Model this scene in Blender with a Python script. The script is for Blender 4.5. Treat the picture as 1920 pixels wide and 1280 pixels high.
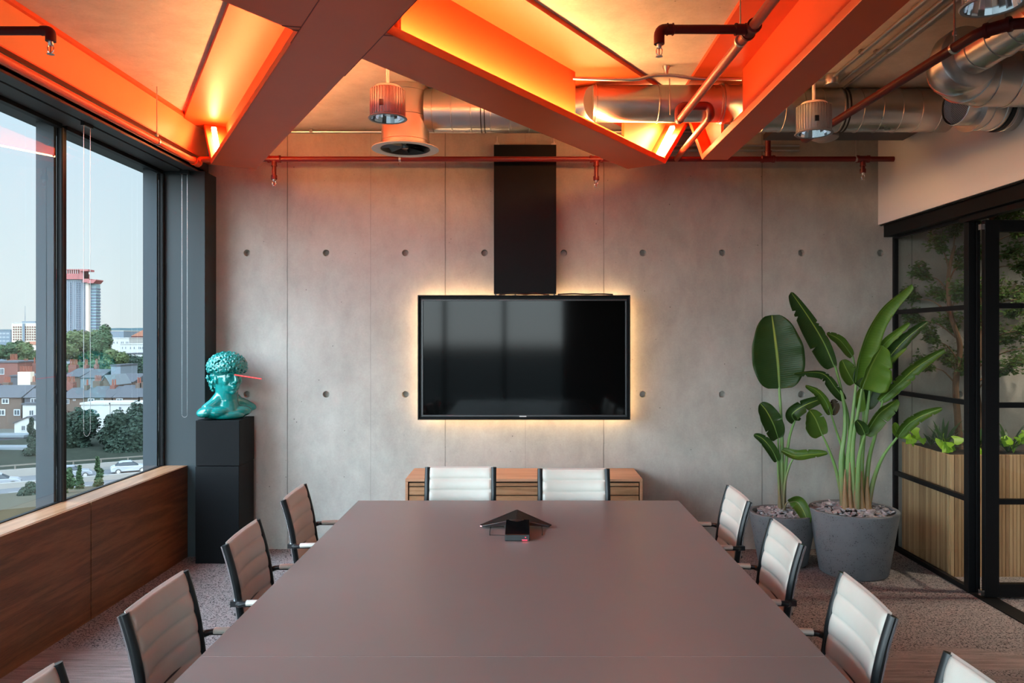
import bpy, bmesh, math, random
from mathutils import Vector, Matrix, noise
for o in list(bpy.data.objects): bpy.data.objects.remove(o, do_unlink=True)
SC = bpy.context.scene
COL = SC.collection
R = math.radians
# ---------------------------------------------------------------- camera
F = 1440.0; VX = 983.0; VY = 632.0; EYE = 1.7
cam_d = bpy.data.cameras.new('camera'); cam = bpy.data.objects.new('camera', cam_d); COL.objects.link(cam)
cam_d.sensor_width = 36; cam_d.sensor_fit = 'HORIZONTAL'; cam_d.lens = 36*F/1920
cam_d.shift_x = -(VX-960)/1920; cam_d.shift_y = -(640-VY)/1920
cam_d.clip_start = 0.05; cam_d.clip_end = 3000
cam.location = (0, 0, EYE); cam.rotation_euler = (R(90), 0, 0)
SC.camera = cam
SC.view_settings.view_transform = 'Standard'; SC.view_settings.look = 'None'
SC.view_settings.exposure = 0.35; SC.view_settings.gamma = 1.0; SC.view_settings.use_curve_mapping = False
SC.render.engine = 'CYCLES'
cy = SC.cycles
cy.max_bounces = 10; cy.diffuse_bounces = 6; cy.glossy_bounces = 5; cy.transparent_max_bounces = 16; cy.transmission_bounces = 4
cy.caustics_reflective = False; cy.caustics_refractive = False; cy.sample_clamp_indirect = 6.0
cy.use_denoising = True
# ---------------------------------------------------------------- sky
W = bpy.data.worlds.new('sky'); SC.world = W; W.use_nodes = True
nt = W.node_tree; nt.nodes.clear()
def wn(t, **k):
    n = nt.nodes.new(t)
    for a, b in k.items(): setattr(n, a, b)
    return n
tc = wn('ShaderNodeTexCoord'); sp = wn('ShaderNodeSeparateXYZ'); nt.links.new(tc.outputs['Generated'], sp.inputs[0])
cr = wn('ShaderNodeValToRGB'); nt.links.new(sp.outputs['Z'], cr.inputs[0])
e = cr.color_ramp; e.elements[0].position = 0.0; e.elements[0].color = (.66, .72, .735, 1)
e.elements[1].position = 1.0; e.elements[1].color = (.50, .64, .80, 1)
a = e.elements.new(.06); a.color = (.65, .745, .775, 1); a = e.elements.new(.3); a.color = (.54, .72, .86, 1)
def mr(src, a0, a1, b0, b1):
    m = wn('ShaderNodeMapRange', interpolation_type='SMOOTHSTEP'); nt.links.new(src, m.inputs[0])
    for i, v in zip((1, 2, 3, 4), (a0, a1, b0, b1)): m.inputs[i].default_value = v
    return m.outputs[0]
def wm(op, a, b):
    m = wn('ShaderNodeMath', operation=op)
    for i, v in enumerate((a, b)):
        if isinstance(v, (int, float)): m.inputs[i].default_value = v
        else: nt.links.new(v, m.inputs[i])
    return m.outputs[0]
SKY_REAR, SKY_UP = 13.0, 2.2
rear = mr(sp.outputs['Y'], .35, -.55, 1.0, SKY_REAR)          # the sky is far brighter on the sun's side, behind the viewer
up = mr(sp.outputs['Z'], .34, .75, 1.0, SKY_UP)
gnd = mr(sp.outputs['Z'], -.02, .0, .10, 1.0)
st = wm('MULTIPLY', wm('MULTIPLY', rear, up), gnd)
bg = wn('ShaderNodeBackground'); nt.links.new(cr.outputs[0], bg.inputs[0]); nt.links.new(st, bg.inputs[1])
nt.links.new(bg.outputs[0], wn('ShaderNodeOutputWorld').inputs[0])
# ---------------------------------------------------------------- sun (evening, from behind right)
sd = bpy.data.lights.new('sun', 'SUN'); sd.energy = 3.2; sd.color = (1, .80, .58); sd.angle = R(1)
so = bpy.data.objects.new('sun', sd); COL.objects.link(so)
so.rotation_euler = Vector((-.86, .45, -.30)).to_track_quat('-Z', 'Y').to_euler()
def portal(loc, rot, sx, sy):
    l = bpy.data.lights.new('window_portal', 'AREA'); l.shape = 'RECTANGLE'; l.size = sx; l.size_y = sy; l.cycles.is_portal = True
    o = bpy.data.objects.new('window_portal', l); COL.objects.link(o); o.location = loc; o.rotation_euler = rot
portal((-2.86, 1.25, 1.85), (0, R(-90), 0), 2.3, 9.4)
portal((-1.0, -3.46, 1.7), (R(-90), 0, 0), 3.7, 2.8)
LED_L = (1.0, .53, .19)
LED_S = 145.0

# ---------------------------------------------------------------- helpers
WL = {}
def wloc(o): return WL.get(o.name, Vector((0, 0, 0)))
def tag(o, label=None, cat=None, group=None, kind=None):
    if label: o['label'] = label
    if cat: o['category'] = cat
    if group: o['group'] = group
    if kind: o['kind'] = kind
    return o
def thing(name, label, cat, loc=(0, 0, 0), rz=0, group=None):
    o = bpy.data.objects.new(name, None); COL.objects.link(o); o.empty_display_size = .1
    o.location = loc; o.rotation_euler = (0, 0, rz); WL[o.name] = Vector(loc)
    return tag(o, label, cat, group)
def at(px, py, Y): return Vector(((px-VX)/F*Y, Y, EYE-(py-VY)/F*Y))
def copy_tree(o, parent=None):
    c = o.copy(); COL.objects.link(c)
    if parent is not None: c.parent = parent
    for ch in [x for x in bpy.data.objects if x.parent == o]: copy_tree(ch, c)
    return c
def basis(d):
    d = Vector(d).normalized()
    u = Vector((0, 0, 1)) if abs(d.z) < .92 else Vector((1, 0, 0))
    s = d.cross(u).normalized(); return s, s.cross(d).normalized()
def smooth_path(pts, n=6, closed=False):
    P = [Vector(p) for p in pts]; out = []
    if len(P) < 3: return P
    for i in range(len(P)-1):
        p0 = P[max(i-1, 0)]; p1 = P[i]; p2 = P[i+1]; p3 = P[min(i+2, len(P)-1)]
        for k in range(n):
            t = k/n; t2 = t*t; t3 = t2*t
            out.append(.5*((2*p1)+(-p0+p2)*t+(2*p0-5*p1+4*p2-p3)*t2+(-p0+3*p1-3*p2+p3)*t3))
    out.append(P[-1]); return out
def round_corners(pts, r, n=5):
    P = [Vector(p) for p in pts]; out = [P[0]]
    for i in range(1, len(P)-1):
        a, b, c = P[i-1], P[i], P[i+1]
        d1 = (a-b).normalized(); d2 = (c-b).normalized(); rr = min(r, (a-b).length*.49, (c-b).length*.49)
        s, e_ = b+d1*rr, b+d2*rr
        for k in range(n+1):
            t = k/n; out.append(s.lerp(b, t).lerp(b.lerp(e_, t), t))
    out.append(P[-1]); return out
class MB:
    def __init__(s): s.bm = bmesh.new(); s.uvs = None
    def _xf(s, vs, F_):
        if F_:
            for v in vs: v.co = F_(v.co)
    def box(s, x0, x1, y0, y1, z0, z1, F_=None):
        vs = [s.bm.verts.new((x, y, z)) for x in (x0, x1) for y in (y0, y1) for z in (z0, z1)]
        for f in ((0, 1, 3, 2), (4, 6, 7, 5), (0, 4, 5, 1), (2, 3, 7, 6), (0, 2, 6, 4), (1, 5, 7, 3)): s.bm.faces.new([vs[i] for i in f])
        s._xf(vs, F_); return s
    def prism(s, poly, vec, F_=None):
        vec = Vector(vec); a = [s.bm.verts.new(Vector(p)) for p in poly]; b = [s.bm.verts.new(Vector(p)+vec) for p in poly]; n = len(a)
        s.bm.faces.new(a); s.bm.faces.new(b[::-1])
        for i in range(n): s.bm.faces.new((a[i], b[i], b[(i+1) % n], a[(i+1) % n]))
        s._xf(a+b, F_); return s
    def quad(s, *p):
        s.bm.faces.new([s.bm.verts.new(Vector(q)) for q in p]); return s
    def tube(s, pts, r, seg=12, caps=True, flat=1.0):
        P = [Vector(p) for p in pts]; n = len(P); rings = []
        rr = r if isinstance(r, (list, tuple)) else [r]*n
        prev = None
        for i in range(n):
            d = (P[min(i+1, n-1)]-P[max(i-1, 0)])
            if d.length < 1e-9: d = Vector((0, 0, 1))
            d.normalize()
            if prev is None: u, v = basis(d)
            else:
                u = prev-d*prev.dot(d)
                u = u.normalized() if u.length > 1e-6 else basis(d)[0]
                v = u.cross(d)
            prev = u
            rings.append([s.bm.verts.new(P[i]+(u*math.cos(2*math.pi*k/seg)+v*math.sin(2*math.pi*k/seg)*flat)*rr[i]) for k in range(seg)])
        for i in range(n-1):
            for k in range(seg): s.bm.faces.new((rings[i][k], rings[i][(k+1) % seg], rings[i+1][(k+1) % seg], rings[i+1][k]))
        if caps: s.bm.faces.new(rings[0][::-1]); s.bm.faces.new(rings[-1])
        return s
    def cyl(s, a, b, r, seg=20, r2=None, caps=True): return s.tube([a, b], [r, r if r2 is None else r2], seg, caps)
    def lathe(s, prof, c=(0, 0, 0), seg=32, F_=None):
        c = Vector(c); rings = []; al = []
        for (r, z) in prof:
            if r < 1e-6: v = s.bm.verts.new(c+Vector((0, 0, z))); rings.append([v]); al.append(v)
            else:
                ring = [s.bm.verts.new(c+Vector((r*math.cos(2*math.pi*k/seg), r*math.sin(2*math.pi*k/seg), z))) for k in range(seg)]
                rings.append(ring); al += ring
        for a, b in zip(rings, rings[1:]):
            for k in range(seg):
                k2 = (k+1) % seg
                if len(a) == 1 and len(b) == 1: continue
                if len(a) == 1: s.bm.faces.new((a[0], b[k2], b[k]))
                elif len(b) == 1: s.bm.faces.new((a[k], a[k2], b[0]))
                else: s.bm.faces.new((a[k], a[k2], b[k2], b[k]))
        s._xf(al, F_); return s
    def ell(s, c, r, seg=16, rings=10, rot=None):
        c = Vector(c); r = Vector(r) if hasattr(r, '__len__') else Vector((r, r, r)); V = []
        M_ = rot or Matrix.Identity(3)
        for i in range(rings+1):
            th = math.pi*i/rings; V.append([])
            for k in range(seg if 0 < i < rings else 1):
                p = Vector((math.sin(th)*math.cos(2*math.pi*k/seg)*r.x, math.sin(th)*math.sin(2*math.pi*k/seg)*r.y, math.cos(th)*r.z))
                V[-1].append(s.bm.verts.new(c+M_ @ p))
        for i in range(rings):
            a, b = V[i], V[i+1]
            for k in range(seg):
                k2 = (k+1) % seg
                if len(a) == 1: s.bm.faces.new((a[0], b[k], b[k2]))
                elif len(b) == 1: s.bm.faces.new((a[k], b[0], a[k2]))
                else: s.bm.faces.new((a[k], b[k], b[k2], a[k2]))
        return s
    def build(s, name, mat, parent=None, smooth=False, bevel=0, local=False, seg=2, angle=35, recalc=True):
        if recalc: bmesh.ops.recalc_face_normals(s.bm, faces=s.bm.faces)
        if parent is not None and not local: bmesh.ops.translate(s.bm, verts=s.bm.verts, vec=-wloc(parent))
        me = bpy.data.meshes.new(name); s.bm.to_mesh(me); s.bm.free()
        if mat: me.materials.append(mat)
        o = bpy.data.objects.new(name, me); COL.objects.link(o)
        if parent is not None: o.parent = parent; WL[o.name] = wloc(parent)
        if smooth:
            for p in me.polygons: p.use_smooth = True
            try: me.set_sharp_from_angle(angle=R(angle))
            except Exception: pass
        if bevel:
            m = o.modifiers.new('bevel', 'BEVEL'); m.width = bevel; m.segments = seg; m.limit_method = 'ANGLE'; m.angle_limit = R(40)
        return o
def struct(o): o['kind'] = 'structure'; return o

# ---------------------------------------------------------------- materials
class NM:
    def __init__(s, name):
        s.m = bpy.data.materials.new(name); s.m.use_nodes = True; s.t = s.m.node_tree; s.b = s.t.nodes['Principled BSDF']; s.o = s.t.nodes['Material Output']
    def n(s, t, **k):
        n_ = s.t.nodes.new(t)
        for a_, b_ in k.items(): setattr(n_, a_, b_)
        return n_
    def l(s, a_, b_): s.t.links.new(a_, b_)
    def set(s, **k):
        for a_, v in k.items():
            i = s.b.inputs[a_.replace('_', ' ')]
            if hasattr(v, 'is_linked') or hasattr(v, 'links'): s.l(v, i)
            else: i.default_value = (v+(1,)) if isinstance(v, tuple) and len(v) == 3 else v
        return s
    def co(s, scale=(1, 1, 1), obj=False, rot=(0, 0, 0)):
        if obj: src = s.n('ShaderNodeTexCoord').outputs['Object']
        else: src = s.n('ShaderNodeNewGeometry').outputs['Position']
        mp = s.n('ShaderNodeMapping'); s.l(src, mp.inputs[0]); mp.inputs['Scale'].default_value = scale; mp.inputs['Rotation'].default_value = rot
        return mp.outputs[0]
    def noise(s, co, sc, det=4, rough=.55, dist=0):
        n_ = s.n('ShaderNodeTexNoise'); s.l(co, n_.inputs['Vector']); n_.inputs['Scale'].default_value = sc
        n_.inputs['Detail'].default_value = det; n_.inputs['Roughness'].default_value = rough; n_.inputs['Distortion'].default_value = dist
        return n_.outputs['Fac']
    def ramp(s, f, st):
        r_ = s.n('ShaderNodeValToRGB'); s.l(f, r_.inputs[0]); el = r_.color_ramp.elements
        while len(el) < len(st): el.new(.5)
        for e_, (p, c) in zip(el, st): e_.position = p; e_.color = (c, c, c, 1) if isinstance(c, (int, float)) else tuple(c)+(1,)
        return r_.outputs[0]
    def mix(s, a_, b_, f, mode='MIX'):
        m_ = s.n('ShaderNodeMix', data_type='RGBA', blend_type=mode)
        for i, v in ((0, f), (6, a_), (7, b_)):
            if isinstance(v, (int, float)): m_.inputs[i].default_value = v
            elif isinstance(v, tuple): m_.inputs[i].default_value = v+(1,)
            else: s.l(v, m_.inputs[i])
        return m_.outputs[2]
    def math(s, op, a_, b_=0.0, c_=None):
        m_ = s.n('ShaderNodeMath', operation=op)
        for i, v in enumerate((a_, b_) if c_ is None else (a_, b_, c_)):
            if isinstance(v, (int, float)): m_.inputs[i].default_value = v
            else: s.l(v, m_.inputs[i])
        return m_.outputs[0]
    def bump(s, h, strength=.3, dist=.01):
        b_ = s.n('ShaderNodeBump'); s.l(h, b_.inputs['Height']); b_.inputs['Strength'].default_value = strength; b_.inputs['Distance'].default_value = dist
        s.l(b_.outputs[0], s.b.inputs['Normal']); return s
def plain(name, c, rough=.5, metal=0, spec=.5, var=0.0, vs=30, bump=0, bs=200, coat=0):
    m = NM(name); m.set(Roughness=rough, Metallic=metal); m.b.inputs['Specular IOR Level'].default_value = spec
    if coat: m.b.inputs['Coat Weight'].default_value = coat; m.b.inputs['Coat Roughness'].default_value = .05
    if var:
        f = m.noise(m.co(obj=True), vs, 5); m.set(Base_Color=m.mix(tuple(x*(1-var) for x in c), tuple(min(1, x*(1+var)) for x in c), f))
    else: m.set(Base_Color=c)
    if bump: m.bump(m.noise(m.co(obj=True), bs, 3), bump, .002)
    return m.m
def emit(name, c, s):
    m = NM(name); m.set(Base_Color=(0, 0, 0), Emission_Color=c, Emission_Strength=s); return m.m
def concrete(name, base, seams=None, top=None):
    m = NM(name); p = m.co()
    big = m.noise(p, .9, 5, .6); mid = m.noise(m.co((1.6, 1.6, 1.0)), 3.4, 7, .68, .25); fine = m.noise(p, 60, 4, .7)
    f = m.math('ADD', m.math('MULTIPLY', big, .45), m.math('ADD', m.math('MULTIPLY', mid, .40), m.math('MULTIPLY', fine, .15)))
    dk = tuple(x*.72 for x in base); lt = tuple(min(1, x*1.25) for x in base)
    col = m.ramp(f, [(.33, dk), (.66, lt)])
    vor = m.n('ShaderNodeTexVoronoi'); m.l(m.co(), vor.inputs['Vector']); vor.inputs['Scale'].default_value = 13
    pit = m.ramp(vor.outputs['Distance'], [(.035, .35), (.075, 1.0)])
    sel = m.ramp(m.noise(p, 5, 2), [(.50, 1.0), (.62, 0.0)])
    col = m.mix(col, pit, m.math('SUBTRACT', 1.0, sel), 'MULTIPLY')
    bh = m.math('ADD', m.math('MULTIPLY', fine, .3), m.math('MULTIPLY', pit, .4))
    if seams:
        sx = m.n('ShaderNodeSeparateXYZ'); m.l(m.co(), sx.inputs[0])
        acc = None
        wob = m.math('MULTIPLY', m.math('SUBTRACT', m.noise(m.co((1, 1, 1)), 9, 3), .5), .006)
        for (x, w, a_) in seams:
            d = m.math('ABSOLUTE', m.math('SUBTRACT', m.math('ADD', sx.outputs['X'], wob), x))
            r_ = m.n('ShaderNodeMapRange', interpolation_type='SMOOTHSTEP'); m.l(d, r_.inputs[0])
            for i, v in zip((1, 2, 3, 4), (w*.3, w, a_, 0.0)): r_.inputs[i].default_value = v
            acc = r_.outputs[0] if acc is None else m.math('MAXIMUM', acc, r_.outputs[0])
            # a faint broad stain beside the joint
            r2 = m.n('ShaderNodeMapRange', interpolation_type='SMOOTHSTEP'); m.l(d, r2.inputs[0])
            for i, v in zip((1, 2, 3, 4), (0, .07, a_*.22, 0.0)): r2.inputs[i].default_value = v
            acc = m.math('MAXIMUM', acc, m.math('MULTIPLY', r2.outputs[0], m.noise(m.co((1, 1, 1.0)), 6, 4)))
        acc = m.math('MULTIPLY', acc, m.ramp(m.noise(m.co((1, 1, .6)), 4, 4), [(.25, .45), (.6, 1.0)]))
        col = m.mix(col, tuple(x*.28 for x in base), acc)
        bh = m.math('SUBTRACT', bh, m.math('MULTIPLY', acc, .6))
    m.set(Base_Color=col, Roughness=.78); m.bump(bh, .35, .006)
    m.b.inputs['Specular IOR Level'].default_value = .3
    return m.m
def wood(name, c0, c1, c2, axis='Y', scale=1.0, rough=.45, seed=0, ring=1.0, obj=False):
    m = NM(name)
    s_ = {'Y': (7, .55, 7), 'X': (.55, 7, 7), 'Z': (7, 7, .45)}[axis]
    mp = m.n('ShaderNodeMapping'); src = m.n('ShaderNodeTexCoord').outputs['Object'] if obj else m.n('ShaderNodeNewGeometry').outputs['Position']
    m.l(src, mp.inputs[0]); mp.inputs['Scale'].default_value = tuple(x*scale for x in s_); mp.inputs['Location'].default_value = (seed*3.1, seed*1.7, seed*2.3)
    p = mp.outputs[0]
    base = m.noise(p, .8, 3, .5, .4)
    rings = m.math('SINE', m.math('MULTIPLY', base, 46*ring))
    fine = m.noise(p, 22, 5, .75); big = m.noise(p, .5, 2)
    f = m.math('ADD', m.math('MULTIPLY', m.math('ADD', m.math('MULTIPLY', rings, .5), .5), .24), m.math('ADD', m.math('MULTIPLY', fine, .62), m.math('MULTIPLY', big, .14)))
    m.set(Base_Color=m.ramp(f, [(.2, c0), (.5, c1), (.82, c2)]), Roughness=rough); m.bump(fine, .12, .001); m.b.inputs['Specular IOR Level'].default_value = .35
    return m.m
PX = 6.166
seamx = [(539-VX)/F*PX, (835-VX)/F*PX, (1132-VX)/F*PX, (1429-VX)/F*PX, (1710-VX)/F*PX, (1990-VX)/F*PX]
M = {}
M['wall_concrete'] = concrete('cast_concrete_wall', (.375, .352, .315), [(x, .006, .85) for x in seamx]+[((695-VX)/F*PX, .004, .45), ((985-VX)/F*PX, .004, .3)])
M['ceiling_concrete'] = concrete('cast_concrete_ceiling', (.56, .50, .43))
M['paint'] = plain('red_orange_steel_paint', (.74, .094, .022), .45, var=.05, vs=4, spec=.4)
M['seam'] = plain('dark_weld_line', (.20, .012, .006), .6)
M['led'] = emit('led_diffuser', LED_L, LED_S)
M['led_dim'] = emit('led_diffuser_dim', LED_L, LED_S*.13)
M['led_mid'] = emit('led_diffuser_mid', LED_L, LED_S*.46)
M['paint_led_lit'] = plain('steel_paint_led_lit', (.76, .26, .10), .45, var=.04, vs=4)  # edge beam's red paint with the LED strip's orange glow put into the colour
M['led_tv'] = emit('led_tape_warm', (1, .62, .30), 40)
M['pipe_red'] = plain('red_sprinkler_paint', (.13, .003, .003), .4, var=.1, vs=8)
M['pipe_dark'] = plain('dark_red_pipe_paint', (.085, .005, .005), .5, var=.1, spec=.25, vs=8)
M['steel'] = plain('zinc_steel', (.52, .50, .48), .35, 1, var=.1)
def galv():
    m = NM('galvanised_sheet'); f = m.noise(m.co(obj=True), 5, 2, .5, .2)
    m.set(Base_Color=m.mix((.44, .43, .41), (.64, .62, .59), f), Metallic=1.0, Roughness=m.ramp(f, [(.3, .27), (.7, .36)])); return m.m
M['galv'] = galv()
M['dark_metal'] = plain('dark_grille_metal', (.05, .045, .04), .45, .8)
M['black_frame'] = plain('black_steel_frame', (.006, .006, .0065), .45, .0, var=.2, spec=.15)
M['anthracite'] = plain('anthracite_window_frame', (.022, .029, .032), .5, .0, spec=.3)
M['anthracite_out'] = plain('blue_grey_cladding_fin', (.020, .026, .031), .55, .0, spec=.25)
M['black_matt'] = plain('matt_black_panel', (.005, .0052, .0058), .5, var=.35, vs=3, spec=.10)
M['white_wall'] = plain('white_plaster', (.64, .60, .585), .8, var=.02, bump=.05)
M['soffit'] = plain('grey_soffit_paint', (.045, .043, .045), .55)
M['white_plastic'] = plain('white_plastic', (.62, .60, .57), .4)
M['lamp_body'] = plain('grey_lamp_body', (.27, .245, .235), .4, .2)
M['lamp_cap'] = plain('white_lamp_cap', (.75, .72, .68), .5)
M['black_plastic'] = plain('black_plastic', (.01, .01, .011), .3, spec=.5)
M['rubber'] = plain('black_rubber', (.012, .012, .012), .7)
M['mirror'] = plain('faceted_reflector', (.88, .90, .93), .08, 1)
M['chrome'] = plain('polished_aluminium', (.75, .76, .78), .15, 1)
M['chair_rail'] = plain('black_lacquered_rail', (.010, .011, .012), .32, .0, spec=.35)
M['oak_wall'] = wood('walnut_toned_oak_veneer', (.060, .020, .0075), (.150, .053, .019), (.235, .092, .036), 'Y', 1.15, .5, ring=.9)
M['oak_sill'] = wood('oak_sill_veneer', (.16, .068, .032), (.30, .15, .078), (.42, .23, .13), 'Y', 1.3, .28, 2)
M['oak_cab'] = wood('light_oak_veneer', (.33, .15, .078), (.46, .23, .125), (.56, .30, .175), 'X', 1.0, .45, 4, .5)
M['oak_drawer'] = wood('oak_drawer_veneer', (.19, .085, .035), (.36, .18, .085), (.50, .28, .15), 'X', 1.2, .45, 6, .8)
def leather():
    m = NM('cream_leather'); v = m.n('ShaderNodeTexVoronoi'); m.l(m.co(obj=True), v.inputs['Vector']); v.inputs['Scale'].default_value = 420
    m.set(Base_Color=m.mix((.56, .52, .45), (.64, .60, .53), m.noise(m.co(obj=True), 12, 3)), Roughness=.40); m.bump(v.outputs['Distance'], .12, .001)
    m.b.inputs['Sheen Weight'].default_value = .1; return m.m
M['leather'] = leather()
def table_m():
    m = NM('taupe_table_laminate'); f = m.noise(m.co(), 3, 4, .6)
    m.set(Base_Color=m.mix((.200, .163, .152), (.220, .180, .168), f), Roughness=.36); m.bump(m.noise(m.co(), 500, 2), .03, .0006); m.b.inputs['Specular IOR Level'].default_value = .45; return m.m
M['table'] = table_m()
def carpet():
    m = NM('patterned_carpet'); p = m.co()
    sc = m.n('ShaderNodeMapping'); m.l(p, sc.inputs[0]); sc.inputs['Scale'].default_value = (1.0, 1.7, 1)
    v = m.n('ShaderNodeTexVoronoi', feature='DISTANCE_TO_EDGE'); m.l(m.mix(sc.outputs[0], m.n('ShaderNodeTexNoise').outputs['Color'], .0), v.inputs['Vector']); v.inputs['Scale'].default_value = 52
    n1 = m.noise(p, 70, 3, .6, 1.2)
    sq = m.ramp(m.math('ADD', v.outputs['Distance'], m.math('MULTIPLY', m.math('SUBTRACT', n1, .5), .55)), [(.035, 1.0), (.085, 0.0)])
    sx = m.n('ShaderNodeSeparateXYZ'); m.l(p, sx.inputs[0])
    band = m.noise(m.co((.35, 1.6, 1)), 1.2, 5, .72, .5)
    yb = m.n('ShaderNodeMapRange', interpolation_type='SMOOTHSTEP'); m.l(m.math('ADD', sx.outputs['Y'], m.math('MULTIPLY', m.math('SUBTRACT', band, .5), 1.5)), yb.inputs[0])
    for i, v_ in zip((1, 2, 3, 4), (3.95, 4.35, 0.0, 1.0)): yb.inputs[i].default_value = v_
    dens = m.math('MAXIMUM', yb.outputs[0], m.ramp(band, [(.47, 0.0), (.54, .8)]))
    fac = m.math('MULTIPLY', sq, m.ramp(dens, [(.1, 0.0), (.8, 1.0)]))
    st = m.noise(m.co((1.2, 14, 1)), 3, 5, .7)
    base = m.ramp(m.math('ADD', m.math('MULTIPLY', st, .75), m.math('MULTIPLY', m.noise(p, 220, 2), .25)), [(.35, (.14, .108, .10)), (.65, (.33, .262, .24))])
    basc = m.mix(base, (.285, .262, .258), m.math('MULTIPLY', dens, .55))
    m.set(Base_Color=m.mix(basc, (.022, .018, .02), m.math('MULTIPLY', fac, .93)), Roughness=.95); m.b.inputs['Specular IOR Level'].default_value = .1
    m.bump(m.math('ADD', m.math('MULTIPLY', n1, .5), m.noise(p, 350, 2)), .5, .004); return m.m
M['carpet'] = carpet()
def glass(name, tint=(1, 1, 1), refl=1.0):
    m = NM(name); t_ = m.n('ShaderNodeBsdfTransparent'); t_.inputs[0].default_value = tint+(1,)
    g = m.n('ShaderNodeBsdfGlossy'); g.inputs['Roughness'].default_value = 0.0; g.inputs['Color'].default_value = (.95, .97, 1, 1)
    fr = m.n('ShaderNodeLayerWeight'); fr.inputs['Blend'].default_value = .5; fz = m.math('ADD', m.math('MULTIPLY', m.math('POWER', fr.outputs['Facing'], 5.0), .9), .065)
    mx = m.n('ShaderNodeMixShader'); m.l(m.math('MULTIPLY', fz, refl), mx.inputs[0]); m.l(t_.outputs[0], mx.inputs[1]); m.l(g.outputs[0], mx.inputs[2]); m.l(mx.outputs[0], m.o.inputs[0])
    return m.m
M['glass'] = glass('window_glass', (.93, .97, .97))
M['glass_in'] = glass('partition_glass', (.80, .82, .80), .8)
M['screen'] = plain('tv_screen_glass', (.0016, .0017, .0018), .06, spec=.15)
def bust_m():
    m = NM('glossy_teal_glaze'); m.set(Base_Color=(.0, .185, .170), Roughness=.12); m.b.inputs['Coat Weight'].default_value = .6; m.b.inputs['Coat Roughness'].default_value = .04; return m.m
M['teal'] = bust_m()
def pot_m():
    m = NM('grey_stone_pot'); v = m.n('ShaderNodeTexVoronoi'); m.l(m.co(obj=True), v.inputs['Vector']); v.inputs['Scale'].default_value = 75
    pit = m.ramp(m.math('ADD', v.outputs['Distance'], m.math('MULTIPLY', m.noise(m.co(obj=True), 14, 3), .55)), [(.40, 0.0), (.47, 1.0)])
    f = m.noise(m.co(obj=True), 7, 6, .7)
    m.set(Base_Color=m.mix((.022, .022, .023), m.mix((.10, .102, .107), (.185, .187, .192), f), pit), Roughness=.85); m.bump(pit, .6, .004); return m.m
M['pot'] = pot_m()
def stones_m():
    m = NM('slate_chips'); m.set(Base_Color=m.ramp(m.noise(m.co(obj=True), 16, 3, .6), [(.3, (.14, .12, .125)), (.55, (.32, .28, .285)), (.75, (.58, .53, .50))]), Roughness=.7); return m.m
M['stones'] = stones_m()
def leaf_m(name, c0, c1, trans=.25, vein=True):
    m = NM(name); uv = m.n('ShaderNodeUVMap').outputs[0]; s_ = m.n('ShaderNodeSeparateXYZ'); m.l(uv, s_.inputs[0])
    st = m.math('ADD', m.math('MULTIPLY', m.math('SINE', m.math('ADD', m.math('MULTIPLY', s_.outputs['Y'], 260), m.math('MULTIPLY', s_.outputs['X'], 9))), .5), .5)
    n_ = m.noise(m.co(obj=True), 9, 4)
    c = m.mix(c0, c1, m.math('ADD', m.math('MULTIPLY', n_, .85), m.math('MULTIPLY', st, .18)))
    if vein:
        rib = m.ramp(m.math('ABSOLUTE', m.math('SUBTRACT', s_.outputs['X'], .5)), [(.012, 1.0), (.03, 0.0)])
        c = m.mix(c, (.30, .38, .06), m.math('MULTIPLY', rib, .85)); m.bump(st, .25, .002)
    m.set(Base_Color=c, Roughness=.42); m.b.inputs['Specular IOR Level'].default_value = .3
    tr = m.n('ShaderNodeBsdfTranslucent'); m.l(m.mix(c, (.35, .6, .05), .35), tr.inputs[0])
    mx = m.n('ShaderNodeMixShader'); mx.inputs[0].default_value = trans; m.l(m.b.outputs[0], mx.inputs[1]); m.l(tr.outputs[0], mx.inputs[2]); m.l(mx.outputs[0], m.o.inputs[0])
    return m.m
M['leaf_dark'] = leaf_m('dark_green_leaf', (.012, .030, .006), (.032, .070, .012), .12)
M['leaf_mid'] = leaf_m('mid_green_leaf', (.033, .075, .009), (.088, .155, .018), .2)
M['leaf_light'] = leaf_m('fresh_green_leaf', (.065, .145, .012), (.155, .27, .032), .25)
M['leaf_lime'] = leaf_m('lime_leaf', (.22, .46, .02), (.34, .60, .04), .3, False)
M['leaf_tree'] = leaf_m('small_tree_leaf', (.035, .075, .02), (.10, .17, .05), .25, False)
M['leaf_fern'] = leaf_m('strap_leaf', (.015, .05, .02), (.06, .13, .05), .15, False)
def stem_m():
    m = NM('petiole_green'); s_ = m.n('ShaderNodeSeparateXYZ'); m.l(m.co(), s_.inputs[0])
    r_ = m.n('ShaderNodeMapRange', interpolation_type='SMOOTHSTEP'); m.l(m.math('ADD', s_.outputs['Z'], m.math('MULTIPLY', m.noise(m.co((12, 12, 1.5)), 3, 3), .35)), r_.inputs[0])
    for i, v in zip((1, 2, 3, 4), (.62, .98, 0.0, 1.0)): r_.inputs[i].default_value = v
    m.set(Base_Color=m.mix((.17, .13, .06), m.mix((.10, .20, .045), (.17, .30, .09), m.noise(m.co(), 7, 3)), r_.outputs[0]), Roughness=.42); return m.m
M['stem'] = stem_m()
M['bark'] = plain('brown_bark', (.15, .085, .045), .85, var=.4, vs=25, bump=.5, bs=60)
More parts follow.
